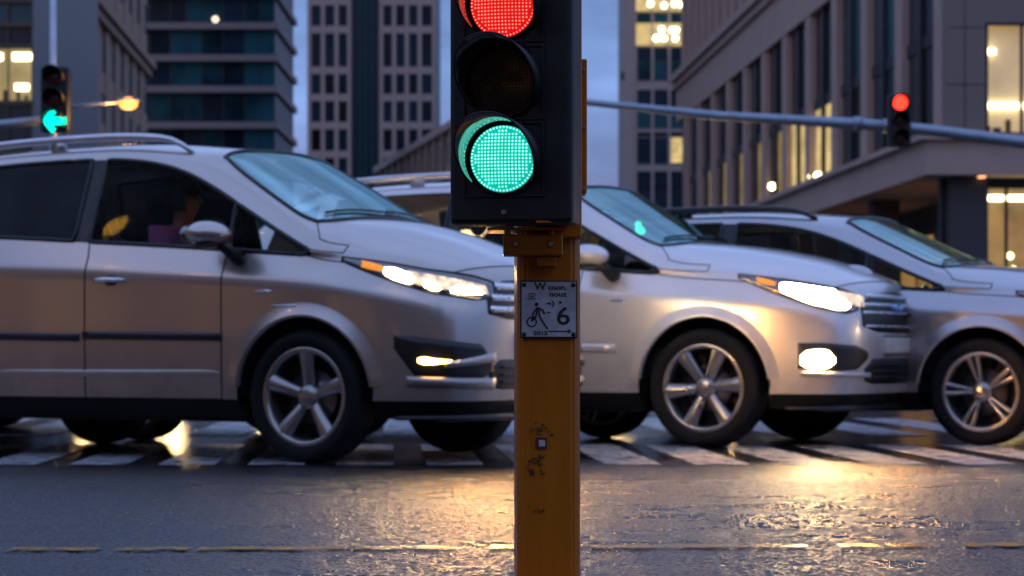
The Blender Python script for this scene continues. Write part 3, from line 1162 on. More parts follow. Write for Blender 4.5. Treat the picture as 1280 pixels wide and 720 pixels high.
segs = []
for k in range(16):
    a = rnd.uniform(0, 6.28)
    x, z = pfx(672 + rnd.uniform(-13, 13)), pfz(537 + rnd.uniform(-7, 8))
    segs.append((x, z, x + .008 * math.cos(a), z + .008 * math.sin(a)))
strokes('sticker_residue', segs, M_STK, sig, .0022, PM @ Matrix.Translation((0, fy, 0)))
segs = []
for k in range(22):
    a = rnd.choice((0, 1.57, .6, 2.4))
    x, z = pfx(665 + rnd.uniform(-8, 8)), pfz(585 + rnd.uniform(-13, 13))
    segs.append((x, z, x + .011 * math.cos(a), z + .011 * math.sin(a)))
strokes('sticker_residue', segs, M_STK, sig, .0022, PM @ Matrix.Translation((0, fy, 0)))
segs = []
for k in range(7):
    x, z = pfx(672 + rnd.uniform(-16, 14)), pfz(636 + rnd.uniform(-5, 5))
    segs.append((x, z, x + .005, z + rnd.uniform(-.005, .005)))
strokes('sticker_residue', segs, M_STK, sig, .0022, PM @ Matrix.Translation((0, fy, 0)))
q = bmesh.new()
bx(q, pfx(666), pfx(680), fy - .001, fy + .001, pfz(561), pfz(547), PM)
so = from_bm('sticker', q, M_STK, sig)
q = bmesh.new()
bx(q, pfx(670), pfx(678), fy - .002, fy + .001, pfz(558), pfz(550), PM)
from_bm('sticker_paper', q, M_STW, so)

# sign plate
sgn = thing('cycle_sign', 'small white cycle route sign screwed to the yellow pole under the traffic light', 'sign', (pcx - .0065, YP, 0), R(4))
sy = -PW * .965 - .010
Ysg = YP + sy


def sx_(px):
    return (px - 683.5) / F * Ysg


def sz_(py):
    return zat(py, Ysg)


m, t, b = nt('weathered sign white')
n = noise(t, 18., 6, .7)
r_ = ramp(t, n.outputs['Fac'], [(.3, (.33, .31, .33)), (.6, (.50, .48, .50)), (.8, (.40, .37, .38))])
lk(t, r_.outputs['Color'], b.inputs['Base Color'])
b.inputs['Roughness'].default_value = .4
M_SGN = m
M_INK = solid('sign ink', (.012, .010, .012), .5)
q = bmesh.new()
bx(q, sx_(649.5), sx_(721.5), sy, -PW * .965 + .004, sz_(423), sz_(350.5), None, .002)
from_bm('plate', q, M_INK, sgn)
q = bmesh.new()
bx(q, sx_(651.5), sx_(719.5), sy - .0015, sy + .003, sz_(421), sz_(352.5), None, .0007)
fp = from_bm('sign_face', q, M_SGN, sgn)
q = bmesh.new()
for px, py in ((654.5, 356), (716.5, 356), (654.5, 418), (716.5, 418)):
    lathe(q, [(0, -.005), (.0035, -.0045), (.006, 0)], 14, Matrix.Translation((sx_(px), sy - .001, sz_(py))))
from_bm('rivet', q, M_INK, sgn, True)


def text(body_, px, py, hpx, parent, name='lettering', sxs=1., bold=.0, rotz=0):
    cu = bpy.data.curves.new('t', 'FONT')
    cu.body = body_
    cu.size = 1
    cu.extrude = 0
    cu.offset = bold
    o = bpy.data.objects.new('t', cu)
    COL.objects.link(o)
    bpy.context.view_layer.update()
    me = bpy.data.meshes.new_from_object(o.evaluated_get(bpy.context.evaluated_depsgraph_get()))
    bpy.data.objects.remove(o)
    h = hpx / F * Ysg / .70
    for v in me.vertices:
        x, y = v.co.x * h * sxs, v.co.y * h
        v.co = Vector((sx_(px) + x, sy - .0024, sz_(py) + y))
    me.materials.clear()
    return link(name, me, M_INK, parent)


text('W', 667.5, 362.5, 9.5, sgn, sxs=1.0, bold=.02)
text('cnon.', 684.5, 362, 6.2, sgn, sxs=1.2, bold=.03)
text('nouz', 686, 370.5, 6.2, sgn, sxs=1.25, bold=.03)
text('6', 694.5, 405.5, 22, sgn, sxs=1.15, bold=.01)
text('2012', 666, 418.5, 4.6, sgn, sxs=1.35, bold=.03)
SM = Matrix.Translation((0, sy - .0028, 0))


def ps(*a):
    return [(sx_(p[0]), sz_(p[1]), sx_(p[2]), sz_(p[3])) for p in a]


strokes('arrow', ps((685, 414, 713, 414), (709, 411.5, 713, 414), (709, 416.5, 713, 414)), M_INK, sgn, .0022, SM)
strokes('glyph', ps((660, 367, 668, 367), (660, 370.5, 668, 370.5), (660, 367, 660, 370.5), (668, 367, 668, 370.5), (664, 366, 664, 373.5), (658, 373.5, 669.5, 373.5)), M_INK, sgn, .0014, SM)
strokes('dots', ps((683, 379, 686, 379), (686, 378, 688, 381), (689, 376, 692, 379), (692, 379, 690, 384), (698, 377, 701, 379), (699, 379.5, 701, 376.5), (683, 390.5, 687, 390.5)), M_INK, sgn, .003, SM)
q = bmesh.new()
wc = (664, 402.5)
pr = [q.verts.new(Vector((sx_(wc[0] + r * math.cos(a)), sy - .0028, sz_(wc[1] + r * math.sin(a))))) for r in (6.6, 4.9) for a in [2 * math.pi * k / 28 for k in range(28)]]
for k in range(28):
    q.faces.new((pr[k], pr[(k + 1) % 28], pr[28 + (k + 1) % 28], pr[28 + k]))
from_bm('wheel_symbol', q, M_INK, sgn)
q = bmesh.new()
hd = [q.verts.new(Vector((sx_(670 + 2.4 * math.cos(a)), sy - .0028, sz_(380.5 + 2.4 * math.sin(a))))) for a in [2 * math.pi * k / 16 for k in range(16)]]
q.faces.new(hd)
from_bm('rider_head', q, M_INK, sgn)
strokes('cyclist_lines', ps((671, 384, 670, 393), (672.5, 384, 673.5, 393), (671, 384, 666, 391), (666, 391, 664, 402), (673, 385, 678, 388), (678, 388, 680, 392), (673, 393, 677, 401), (677, 401, 684, 411), (670, 393, 667, 400), (664, 402, 668, 396)), M_INK, sgn, .0038, SM)

# ------------------------------------------------------------------ street signals
M_GALV = solid('galvanised steel', (.30, .34, .40), .4, metal=.7, var=.12)
M_GRN = emis('green arrow light', (.0, 1., .55), 3.2)
M_RED = emis('red signal light', (1, .03, .015), 4.0)
M_OFFR = solid('unlit red lens', (.05, .008, .004), .3)


def far_signal(name, label, px, py, Y, wpx, hpx, lit):
    k = Y / F
    o = at(px, py, Y)
    root = thing(name, label, 'traffic light', (o.x, o.y, o.z - hpx * k / 2))
    w, h = wpx * k, hpx * k
    q = bmesh.new()
    bx(q, -w / 2, w / 2, -.12, .12, 0, h, None, .03)
    from_bm('housing', q, M_HOUSB, root)
    rr = min(w * .40, h / 7.2)
    for i in range(3):
        z = h * (5 - 2 * i) / 6
        q = bmesh.new()
        M_ = Matrix.Translation((0, -.125, z))
        lit_here = lit[0] == i
        if lit_here and lit[1] == 'arrow':
            a = rr * 1.3
            pts = [(-a, 0), (-.15 * a, -a), (.12 * a, -.72 * a), (-.2 * a, -.3 * a), (a, -.3 * a), (a, .3 * a), (-.2 * a, .3 * a), (.12 * a, .72 * a), (-.15 * a, a)]
            vs = [q.verts.new(Vector((x, -.128, z + y))) for x, y in pts]
            q.faces.new(vs)
            q2 = bmesh.new()
            lathe(q2, [(0, -.001), (rr, -.001)], 24, M_)
            from_bm('lens', q2, M_OFFR, root)
            from_bm('arrow', q, M_GRN, root)
        else:
            lathe(q, [(0, -.03), (rr * .6, -.02), (rr, 0)], 24, M_)
            from_bm('lens', q, (M_RED if lit_here else M_OFFR), root, True)
        q = bmesh.new()
        n = 20
        cols = []
        for j in range(n + 1):
            a = R(-20) + R(220) * j / n
            L = .06 + .2 * math.sin(math.pi * j / n)
            cols.append([q.verts.new(Vector((r2 * math.cos(a), -.12 + y, z + r2 * math.sin(a)))) for r2, y in ((rr * 1.06, 0), (rr * 1.06, -L), (rr * 1.14, -L), (rr * 1.14, 0))])
        for A, B in zip(cols, cols[1:]):
            for j in range(3):
                q.faces.new((A[j], A[j + 1], B[j + 1], B[j]))
        from_bm('visor', q, M_VIS, root, True)
    return root


far_signal('traffic_light', 'small traffic light with a lit green arrow at the upper left beside the street lamp', 70, 125, 30, 35, 82, (2, 'arrow'))
far_signal('traffic_light', 'small traffic light showing red, hung on the long grey mast arm at the right', 1123.5, 151, 36, 28, 65, (0, 'disc'))
# right mast arm
q = bmesh.new()
Ya = 36.3
apts = [at(600, 117, Ya), at(735, 128, Ya), at(900, 145, Ya), at(1075, 155, Ya), at(1165, 163, Ya), at(1280, 178, Ya), at(1400, 195, Ya)]
arm_t = thing('mast_arm', 'long grey steel mast arm crossing the street at the right and carrying the red signal', 'mast arm', (at(1400, 0, Ya).x, Ya, 0))
ox = Vector((at(1400, 0, Ya).x, Ya, 0))
tube(q, [p - ox for p in apts], [.045, .055, .072, .09, .09, .10, .11], 14)
from_bm('arm', q, M_GALV, arm_t, True)
q = bmesh.new()
tube(q, [(0, 0, 0), (0, 0, 5.2)], [.16, .13], 16)
bx(q, -.25, .25, -.25, .25, 0, .04)
from_bm('mast', q, M_GALV, arm_t, True)
for px, py in ((1072, 154.5), (1109, 157.5)):
    q = bmesh.new()
    p = at(px, py, Ya) - ox
    tube(q, [p - Vector((.06, 0, .002)), p + Vector((.06, 0, -.004))], .115, 14)
    from_bm('collar', q, M_GALV, arm_t, True)
# left mast arm and lamp post
Yl = 30.3
lx = xat(64.5, Yl)
q = bmesh.new()
arm_l = thing('mast_arm', 'short grey steel arm reaching in from the left edge to the green arrow signal', 'mast arm', (xat(-180, Yl), Yl, 0))
ox = Vector((xat(-180, Yl), Yl, 0))
tube(q, [at(-180, 174, Yl) - ox, at(0, 156, Yl) - ox, at(54, 150.5, Yl) - ox], [.09, .06, .055], 12)
from_bm('arm', q, M_GALV, arm_l, True)
q = bmesh.new()
tube(q, [(0, 0, 0), (0, 0, 4.4)], [.14, .11], 16)
from_bm('mast', q, M_GALV, arm_l, True)
lp = thing('street_lamp', 'tall thin street lamp post at the upper left with its orange lamp lit', 'street lamp', (lx, Yl + .1, 0))
q = bmesh.new()
tube(q, [(0, 0, 0), (0, 0, 3), (0, 0, 6.8)], [.075, .05, .035], 14)
bx(q, -.15, .15, -.15, .15, 0, .03)
from_bm('pole', q, solid('pale lamp post paint', (.5, .55, .6), .35, metal=.3), lp, True)
q = bmesh.new()
pa = at(66, 136, Yl) - Vector((lx, Yl, 0))
pb_ = at(146, 127, Yl) - Vector((lx, Yl, 0))
tube(q, [pa, (pa + pb_) / 2 + Vector((0, 0, .015)), pb_], [.022, .02, .018], 8)
from_bm('arm', q, M_GALV, lp, True)
q = bmesh.new()
pc = at(159, 128, Yl) - Vector((lx, Yl, 0))
bx(q, pc.x - .14, pc.x + .15, -.10, .10, pc.z + .02, pc.z + .055, None, .012)
lh = from_bm('lamp_head', q, M_GALV, lp, True)
q = bmesh.new()
bmesh.ops.create_uvsphere(q, u_segments=20, v_segments=12, radius=1, matrix=Matrix.Translation(pc + Vector((.0, 0, -.005))) @ Matrix.Diagonal((.125, .10, .085, 1)))
from_bm('lamp_bowl', q, emis('sodium lamp', (1, .33, .05), 3.4), lh, True)

M_SOD = emis('near sodium lamp', (1, .52, .09), 45)
# two unseen lamp posts, added so the first car's side glass mirrors their glints
bpy.context.view_layer.update()
dg_ = bpy.context.evaluated_depsgraph_get()
for k, (px, py, dist) in enumerate(((139, 283, 9.0), (331, 290, 8.5))):
    o_ = Vector((0, 0, CH))
    dv = (at(px, py, 10) - o_).normalized()
    ok, hit, nn, fi, ob_, mx_ = SC.ray_cast(dg_, o_, dv)
    if not ok:
        continue
    if nn.dot(dv) > 0:
        nn = -nn
    rf = dv - 2 * dv.dot(nn) * nn
    p = hit + rf * dist
    dl = thing('street_lamp', ['lamp post with a globe on the near left corner, mirrored in the front door glass', 'second globe lamp post on the near left corner, mirrored in the quarter glass'][k], 'street lamp', (p.x, p.y, 0))
    q = bmesh.new()
    tube(q, [(0, 0, 0), (0, 0, p.z - .1)], [.08, .05], 12)
    from_bm('pole', q, M_GALV, dl, True)
    q = bmesh.new()
    bmesh.ops.create_uvsphere(q, u_segments=16, v_segments=10, radius=1, matrix=Matrix.Translation((0, 0, p.z)) @ Matrix.Diagonal((.09, .09, .06, 1)))
    from_bm('lamp_bowl', q, M_SOD, dl, True)
    print('LAMP', p, nn, ob_.name)

# ------------------------------------------------------------------ ground
def asphalt():
    m, t, b = nt('wet asphalt')
    c = t.nodes.new('ShaderNodeTexCoord')
    ob = c.outputs['Object']
    big = noise(t, .35, 4, .55, vec=ob)
    mid = noise(t, 2.2, 5, .6, vec=ob)
    gr = noise(t, 95., 3, .65, vec=ob)
    vo = t.nodes.new('ShaderNodeTexVoronoi')
    vo.inputs['Scale'].default_value = 75
    lk(t, ob, vo.inputs['Vector'])
    col = ramp(t, gr.outputs['Fac'], [(.32, (.004, .004, .005)), (.55, (.016, .017, .021)), (.72, (.050, .050, .052))])
    lk(t, col.outputs['Color'], b.inputs['Base Color'])
    # wetness mask: standing film beyond y = 11, damp in front
    sx = t.nodes.new('ShaderNodeSeparateXYZ')
    lk(t, ob, sx.inputs[0])
    mr = t.nodes.new('ShaderNodeMapRange')
    mr.inputs['From Min'].default_value = 10.3
    mr.inputs['From Max'].default_value = 13.0
    lk(t, sx.outputs['Y'], mr.inputs['Value'])
    ad = t.nodes.new('ShaderNodeMath'); ad.operation = 'MULTIPLY_ADD'
    lk(t, mid.outputs['Fac'], ad.inputs[0]); ad.inputs[1].default_value = .9
    mb_ = t.nodes.new('ShaderNodeMath'); mb_.operation = 'SUBTRACT'
    lk(t, big.outputs['Fac'], mb_.inputs[0]); mb_.inputs[1].default_value = .92
    lk(t, mb_.outputs[0], ad.inputs[2])
    ad2 = t.nodes.new('ShaderNodeMath'); ad2.operation = 'MULTIPLY_ADD'
    lk(t, mr.outputs[0], ad2.inputs[0]); ad2.inputs[1].default_value = .75
    lk(t, ad.outputs[0], ad2.inputs[2])
    wet = ramp(t, ad2.outputs[0], [(.0, 0.), (.75, 1.)])
    ro = ramp(t, wet.outputs['Color'], [(0, .29), (.5, .22), (1, .09)])
    lk(t, ro.outputs['Color'], b.inputs['Roughness'])
    b.inputs['Specular IOR Level'].default_value = .55
    b.inputs['Coat Weight'].default_value = .0
    bs = ramp(t, wet.outputs['Color'], [(0, 1.), (.6, .35), (1, .07)])
    hm = t.nodes.new('ShaderNodeMath'); hm.operation = 'MULTIPLY_ADD'
    lk(t, vo.outputs['Distance'], hm.inputs[0]); hm.inputs[1].default_value = .7
    lk(t, gr.outputs['Fac'], hm.inputs[2])
    hm2 = t.nodes.new('ShaderNodeMath'); hm2.operation = 'MULTIPLY'
    lk(t, hm.outputs[0], hm2.inputs[0]); lk(t, bs.outputs['Color'], hm2.inputs[1])
    bp = t.nodes.new('ShaderNodeBump')
    bp.inputs['Strength'].default_value = .9
    bp.inputs['Distance'].default_value = .012
    lk(t, hm2.outputs[0], bp.inputs['Height'])
    lk(t, bp.outputs['Normal'], b.inputs['Normal'])
    return m


M_ASP = asphalt()
q = bmesh.new()
import numpy as np
RX0, RX1, RY0, RY1 = -2.8, 2.8, 5.0, 12.0
for x0, x1, y0, y1 in ((-900, 900, -60, RY0), (-900, 900, RY1, 1600), (-900, RX0, RY0, RY1), (RX1, 900, RY0, RY1)):
    q.faces.new([q.verts.new(p) for p in ((x0, y0, 0), (x1, y0, 0), (x1, y1, 0), (x0, y1, 0))])
NX, NY = 1000, 760
rg = np.random.default_rng(4)


def vnoise(X, Y, cell):
    gx, gy = X / cell, Y / cell
    ix, iy = np.floor(gx).astype(int), np.floor(gy).astype(int)
    fx, fy = gx - ix, gy - iy
    fx, fy = fx * fx * (3 - 2 * fx), fy * fy * (3 - 2 * fy)
    T_ = rg.random((iy.max() + 2, ix.max() + 2))
    return (T_[iy, ix] * (1 - fx) + T_[iy, ix + 1] * fx) * (1 - fy) + (T_[iy + 1, ix] * (1 - fx) + T_[iy + 1, ix + 1] * fx) * fy - .5


gx = np.linspace(RX0, RX1, NX + 1)
gy = np.linspace(RY0, RY1, NY + 1)
GX, GY = np.meshgrid(gx, gy)
A_, B_ = GX - RX0, GY - RY0
Hh = 0.0048 * vnoise(A_, B_, .014) + .0022 * vnoise(A_, B_, .024) + .0034 * vnoise(A_, B_, .0095) + .0008 * vnoise(A_, B_, .13)
Hh = np.minimum(Hh, .0032) - .001
fade = np.clip((RY1 - GY) / 1.6, 0, 1) * np.clip((GX - RX0) / .3, 0, 1) * np.clip((RX1 - GX) / .3, 0, 1) * np.clip((GY - RY0) / .2, 0, 1)
Hh = Hh * fade
base = len(q.verts)
me = bpy.data.meshes.new('road')
co_ = np.concatenate([np.array([v.co[:] for v in q.verts]), np.stack([GX, GY, Hh], -1).reshape(-1, 3)])
me.vertices.add(len(co_))
me.vertices.foreach_set('co', co_.ravel())
ii, jj = np.meshgrid(np.arange(NX), np.arange(NY))
a0 = base + jj * (NX + 1) + ii
qd = np.stack([a0, a0 + 1, a0 + NX + 2, a0 + NX + 1], -1).reshape(-1, 4)
qd = np.concatenate([np.arange(base).reshape(-1, 4), qd])
me.loops.add(qd.size)
me.loops.foreach_set('vertex_index', qd.ravel().astype(np.int32))
me.polygons.add(len(qd))
me.polygons.foreach_set('loop_start', np.arange(0, qd.size, 4, dtype=np.int32))
me.polygons.foreach_set('use_smooth', np.ones(len(qd), dtype=bool))
me.update()
me.validate()
q.free()
struct(link('road', me, M_ASP))


def marking_mat(name, col, cut0, cut1, scale=16.):
    """worn paint: opaque flakes over the asphalt"""
    m, t, b = nt(name)
    n = noise(t, scale, 7, .72)
    n2 = noise(t, 90., 3, .6)
    r = ramp(t, n.outputs['Fac'], [(cut0, 0.), (cut1, 1.)])
    cr_ = ramp(t, n2.outputs['Fac'], [(.3, tuple(c * .7 for c in col)), (.7, col)])
    lk(t, cr_.outputs['Color'], b.inputs['Base Color'])
    b.inputs['Roughness'].default_value = .22
    lk(t, r.outputs['Color'], b.inputs['Alpha'])
    bp = t.nodes.new('ShaderNodeBump'); bp.inputs['Strength'].default_value = .3; bp.inputs['Distance'].default_value = .004
    lk(t, n2.outputs['Fac'], bp.inputs['Height']); lk(t, bp.outputs['Normal'], b.inputs['Normal'])
    return m


M_ZEB = marking_mat('worn white road paint', (.56, .56, .58), .36, .50, 7.)
M_YLN = marking_mat('worn yellow road paint', (.70, .34, .02), .40, .54, 14.)
DS = Vector((-.0527, 1, 0)).normalized()


def strip(q, x0, x1, ya, yb_, z=.004):
    """marking between depths ya, yb_ running along the street direction"""
    d = DS.x / DS.y
    v = [q.verts.new((x, y, z)) for x, y in ((x0 + d * (ya - 12), ya), (x1 + d * (ya - 12), ya), (x1 + d * (yb_ - 12), yb_), (x0 + d * (yb_ - 12), yb_))]
    q.faces.new(v)


q = bmesh.new()
x = -9.0
while x < 10:
    strip(q, x, x + .30, 12.05, 14.7)
    x += .475
struct(from_bm('zebra_crossing', q, M_ZEB))
q = bmesh.new()
x = -11.2
while x < 12:
    strip(q, x, x + .42, 16.2, 20.5)
    x += .70
struct(from_bm('zebra_crossing', q, M_ZEB))
q = bmesh.new()
def yl(px0, px1, w=.11):
    pa_, pb2 = (xat(px0, 6.95), 6.95), (xat(px1, 6.95), 6.95)
    n = max(2, int((px1 - px0) / 25))
    prev = None
    for k in range(n + 1):
        X = pa_[0] + (pb2[0] - pa_[0]) * k / n
        yy = 6.93 + .055 * X
        a = q.verts.new((X, yy - w / 2 * (.8 + .4 * rnd.random()), .0075))
        b2 = q.verts.new((X, yy + w / 2 * (.8 + .4 * rnd.random()), .0075))
        if prev:
            q.faces.new((prev[0], a, b2, prev[1]))
        prev = (a, b2)
for a, b2 in ((-300, -60), (20, 130), (150, 240), (252, 568), (612, 650), (738, 1010), (1050, 1100), (1112, 1165), (1212, 1330), (1380, 1600)):
    yl(a, b2)
struct(from_bm('yellow_line', q, M_YLN))
# pavements in front of the buildings
M_PAVE = solid('damp paving', (.09, .085, .085), .35, bump=.2, bscale=12)


def pave(pts, h=.13):
    q = bmesh.new()
    lo = [q.verts.new((*p, -.05)) for p in pts]
    hi = [q.verts.new((*p, h)) for p in pts]
    q.faces.new(hi)
    for k in range(len(pts)):
        q.faces.new((lo[k], lo[(k + 1) % len(pts)], hi[(k + 1) % len(pts)], hi[k]))
    return struct(from_bm('pavement', q, M_PAVE))


# ------------------------------------------------------------------ buildings
M_STONE = solid('warm stone', (.44, .30, .235), .75, var=.10, nscale=.8, bump=.12, bscale=8)
M_STONE2 = solid('grey stone cladding', (.20, .15, .125), .7, var=.10, nscale=.6, bump=.1, bscale=6)
M_STONE3 = solid('pale tower cladding', (.33, .25, .215), .7, var=.08, nscale=.4)
M_TAN = solid('tan stone', (.29, .175, .115), .8, var=.12, nscale=.5, bump=.1, bscale=6)
M_SLAB = solid('grey slab edge', (.20, .15, .14), .7, var=.08, nscale=.5)


def facade_glass(name, c0, c1, rough=.18, spec=.12, sc=.25):
    m, t, b = nt(name)
    c = t.nodes.new('ShaderNodeTexCoord')
    n = noise(t, sc, 3, .6)
    oi = t.nodes.new('ShaderNodeObjectInfo')
    ad = t.nodes.new('ShaderNodeMath'); ad.operation = 'MULTIPLY_ADD'
    lk(t, oi.outputs['Random'], ad.inputs[0]); ad.inputs[1].default_value = .45
    lk(t, n.outputs['Fac'], ad.inputs[2])
    r = ramp(t, ad.outputs[0], [(.45, c0), (.85, c1)])
    lk(t, r.outputs['Color'], b.inputs['Base Color'])
    b.inputs['Roughness'].default_value = rough
    b.inputs['Specular IOR Level'].default_value = spec
    return m


M_GDK = facade_glass('dark window glass', (.004, .006, .008), (.016, .022, .03))
M_GTL = facade_glass('teal window glass', (.004, .014, .018), (.016, .075, .09))
M_GNV = facade_glass('navy window glass', (.003, .008, .014), (.010, .028, .045))
M_LIT = emis('lit office window', (.85, .62, .24), 1.05, var=.55, scale=.9)
M_LIT2 = emis('dim lit office window', (.6, .42, .14), .58, var=.7, scale=.7)
M_LITO = emis('orange lit window', (.85, .42, .12), .55, var=.5, scale=.8)
M_TUBE = emis('ceiling light', (1, .86, .52), 7)
M_ROOM = solid('room wall', (.62, .50, .30), .9)
M_FRM = solid('dark window frame', (.012, .012, .014), .4)


SPLIT = {'pier', 'upper_pier', 'column', 'spandrel', 'crossbar', 'ceiling_light', 'mullion', 'strip_mullion', 'floor_slab', 'slab', 'pilaster', 'desk_plant', 'desk_shapes', 'window_frame', 'cornice'}


class Bld:
    """building helper: local frame with u along the facade, v into the building, z up"""
    def __init__(s, name, label, origin, udir, cat='building', group=None):
        s.o = Vector((origin[0], origin[1], 0))
        s.u = Vector((udir[0], udir[1], 0)).normalized()
        ang = math.atan2(s.u.y, s.u.x)
        s.root = thing(name, label, cat, s.o, ang, group)
        s.nwin = 0
        s.extra = {}

    def part(s, name, boxes, mat, parent=None, bev=0):
        if name in SPLIT:
            for b in boxes:
                q = bmesh.new()
                bx(q, *b, None, bev)
                from_bm(name, q, mat, parent or s.root)
            return
        q = bmesh.new()
        for b in boxes:
            bx(q, *b, None, bev)
        return from_bm(name, q, mat, parent or s.root)

    def win(s, u0, u1, z0, z1, v, mat, frame=True, panes=0, name='window'):
        if s.nwin >= 96:
            s.extra.setdefault(mat.name, (mat, bmesh.new()))
            bx(s.extra[mat.name][1], u0, u1, v, v + .04, z0, z1)
            return None
        s.nwin += 1
        q = bmesh.new()
        bx(q, u0, u1, v, v + .04, z0, z1)
        w = from_bm(name, q, mat, s.root)
        return w

    def done(s):
        for m_, b in s.extra.values():
            o = from_bm('window', b, m_, s.root)
            o['kind'] = 'stuff'


# --- right corner building (street side facade runs away from the corner)
YC = 60.0
cx0 = xat(1178, YC)
# facade frame: u along DS (away), v to the right (into building)
K = YC / F


def right_building():
    b = Bld('corner_building', 'pale stone corner building on the right with tall piers and lit windows above its canopy', (cx0, YC), (DS.x, DS.y))
    # in this frame local +y points to the left of u (=towards the street), so inside is -y
    L = 56.
    z0, z1, z2, z3 = 6.15, 12.3, 14.3, 19.5
    W = 26.
    b.part('wall', [(0, L, -W, -.28, z0, z3), ], M_STONE2)
    sp = 4.75
    piers = []
    for k in range(12):
        u = .05 + k * sp
        piers.append((u, u + .95, -.9, 0, z0, z1))
    b.part('pier', piers, M_STONE)
    b.part('frieze', [(-.02, L, -.92, .03, z1, z2)], M_STONE)
    b.part('cornice', [(-.3, L + .3, -1.2, .35, z2, z2 + .35), (-.15, L + .15, -1.0, .18, z2 - .35, z2 - .002)], M_STONE)
    up = []
    for k in range(24):
        u = .1 + k * 2.33
        up.append((u, u + .9, -.9, -.05, z2 + .35, z3))
    b.part('upper_pier', up, M_STONE)
    lit = {5: (M_LIT2, 'low'), 7: (M_LIT2, 'low'), 9: (M_LIT2, 'low'), 3: (M_LIT, 'low'), 4: (M_LIT, 'low'), 6: (M_LIT2, 'low'), 8: (M_LIT2, 'low'), 1: (M_GTL, 'up'), 2: (M_GTL, 'up')}
    zm = 8.95
    for k in range(11):
        ua = .05 + k * sp + .95
        ub = .05 + (k + 1) * sp
        um = ua + (ub - ua) * .55
        for (p, q_) in ((ua, um), (um, ub)):
            lo, hi = M_GDK, M_GDK
            if k in lit:
                mm, wh = lit[k]
                if wh == 'low' and (p == ua or k in (3, 4)):
                    lo = mm
                if wh == 'up':
                    hi = mm
                    lo = M_GDK if k == 2 else M_GTL
            b.win(p + .06, q_ - .06, z0 + .1, zm, -.24, lo)
            b.win(p + .06, q_ - .06, zm + .35, z1 - .05, -.24, hi)
    b.part('mullion', [(.05 + k * sp + .95 + (sp - .95) * .55 - .16, .05 + k * sp + .95 + (sp - .95) * .55 + .16, -.4, -.10, z0, z1) for k in range(11)], M_FRM)
    b.part('spandrel', [(.05 + k * sp + .95, .05 + (k + 1) * sp, -.35, -.15, zm, zm + .35) for k in range(11)], M_FRM)
    for k in range(24):
        u = .1 + k * 2.33
        b.win(u + .92, u + 2.31, z2 + .5, z2 + 4.6, -.26, M_GDK)
    # canopy that wraps the corner
    b.part('canopy', [(-.55, L, -W, .55, 5.24, 6.14), (-.75, L, -W, .75, 6.14, 6.30)], M_STONE)
    # ground storey, set back
    b.part('ground_wall', [(1.5, L, -W, -2.6, .12, 5.24)], M_FRM)
    b.part('column', [(.1, 1.0, -1.25, -.25, .12, 5.24)] + [(k * 9.5, k * 9.5 + .8, -1.0, -.2, .12, 5.24) for k in range(1, 6)], solid('dark column stone', (.05, .04, .04), .6))
    for k in range(9):
        ua = 2.2 + k * 2.4
        b.win(ua, ua + 1.9, 1.0, 4.3, -2.58, M_LITO if k in (0, 1, 4, 5) else M_GDK)
    # small pendant lamps behind the street windows
    MPL = emis('pendant lamp', (1, .84, .5), 10)
    for px, py in ((961, 233), (1011, 221), (1018, 220), (1168, 73)):
        # photo column to position along the facade
        Yp = YC * (1178 - 490) / (px - 490)
        u = (Yp - YC) / DS.y
        q = bmesh.new()
        bmesh.ops.create_uvsphere(q, u_segments=10, v_segments=8, radius=.11 if px > 1100 else .14, matrix=Matrix.Translation((u, -.12, zat(py, Yp))))
        from_bm('pendant_lamp', q, MPL, b.root, True)
    # ---- front facade facing the camera: panels left and right of the lit rooms; local -u is towards the camera
    e = .02
    wx0, wx1 = 1228, 1330
    def vv(px):
        return -((px - 1178) * K) 
    v0, v1 = vv(1228), vv(1360)
    za, zb = zat(170, YC), zat(30, YC)
    b.part('front_panel', [(-.35, 0, v0, -.0, 6.16, z3), (-.35, 0, v1 - 12, v1, 6.16, z3), (-.35, 0, v1, v0, zb, z3), (-.35, 0, v1, v0, 6.16, za)], M_STONE2)
    js = []
    for z in (7.6, 9.1, 10.6, 12.1, 13.6, 15.1):
        js.append((-.356, -.33, v0 + .0, -.02, z, z + .025))
    js.append((-.356, -.33, v0 * .5, v0 * .5 + .025, 6.2, z3))
    b.part('panel_joint', js, M_FRM)
    # the wall block is hollowed visually by a room standing in front of it
    def room(va, vb, zf, zc_, depth, name='lit_window'):
        ww = b.win(0, 0.01, 0, 0.01, -3, M_FRM) if False else None
        q = bmesh.new()
        d = depth
        # five inner faces of a shallow room
        A = [(-.30, va, zf), (-.30, vb, zf), (-.30, vb, zc_), (-.30, va, zc_)]
        B = [(-.30 + d, va, zf), (-.30 + d, vb, zf), (-.30 + d, vb, zc_), (-.30 + d, va, zc_)]
        va_ = [q.verts.new(p) for p in A]
        vb_ = [q.verts.new(p) for p in B]
        for k in range(4):
            q.faces.new((va_[k], va_[(k + 1) % 4], vb_[(k + 1) % 4], vb_[k]))
        q.faces.new(vb_)
        return from_bm(name, q, M_ROOM_LIT, b.root)
    M_ROOM_LIT = emis('lit room wall', (.80, .52, .20), .58, base=(.6, .5, .33), var=.45, scale=.9)
    rw = room(v0, v1, za, zb, .26)
    b.part('ceiling_light', [(-.16, -.1, vv(1243), vv(1228.5), zat(68, YC), zat(61, YC)), (-.16, -.1, vv(1272), vv(1229), zat(136, YC), zat(129, YC)), (-.16, -.1, vv(1320), vv(1276), zat(136, YC), zat(129, YC))], M_TUBE, rw)
    b.part('window_frame', [(-.34, -.28, vv(1276), vv(1272), za, zb), (-.34, -.28, v1, v0, zb - .08, zb), (-.34, -.28, v0 - .08, v0, za, zb), (-.34, -.28, v1, v0, za, za + .08)], M_FRM, rw)
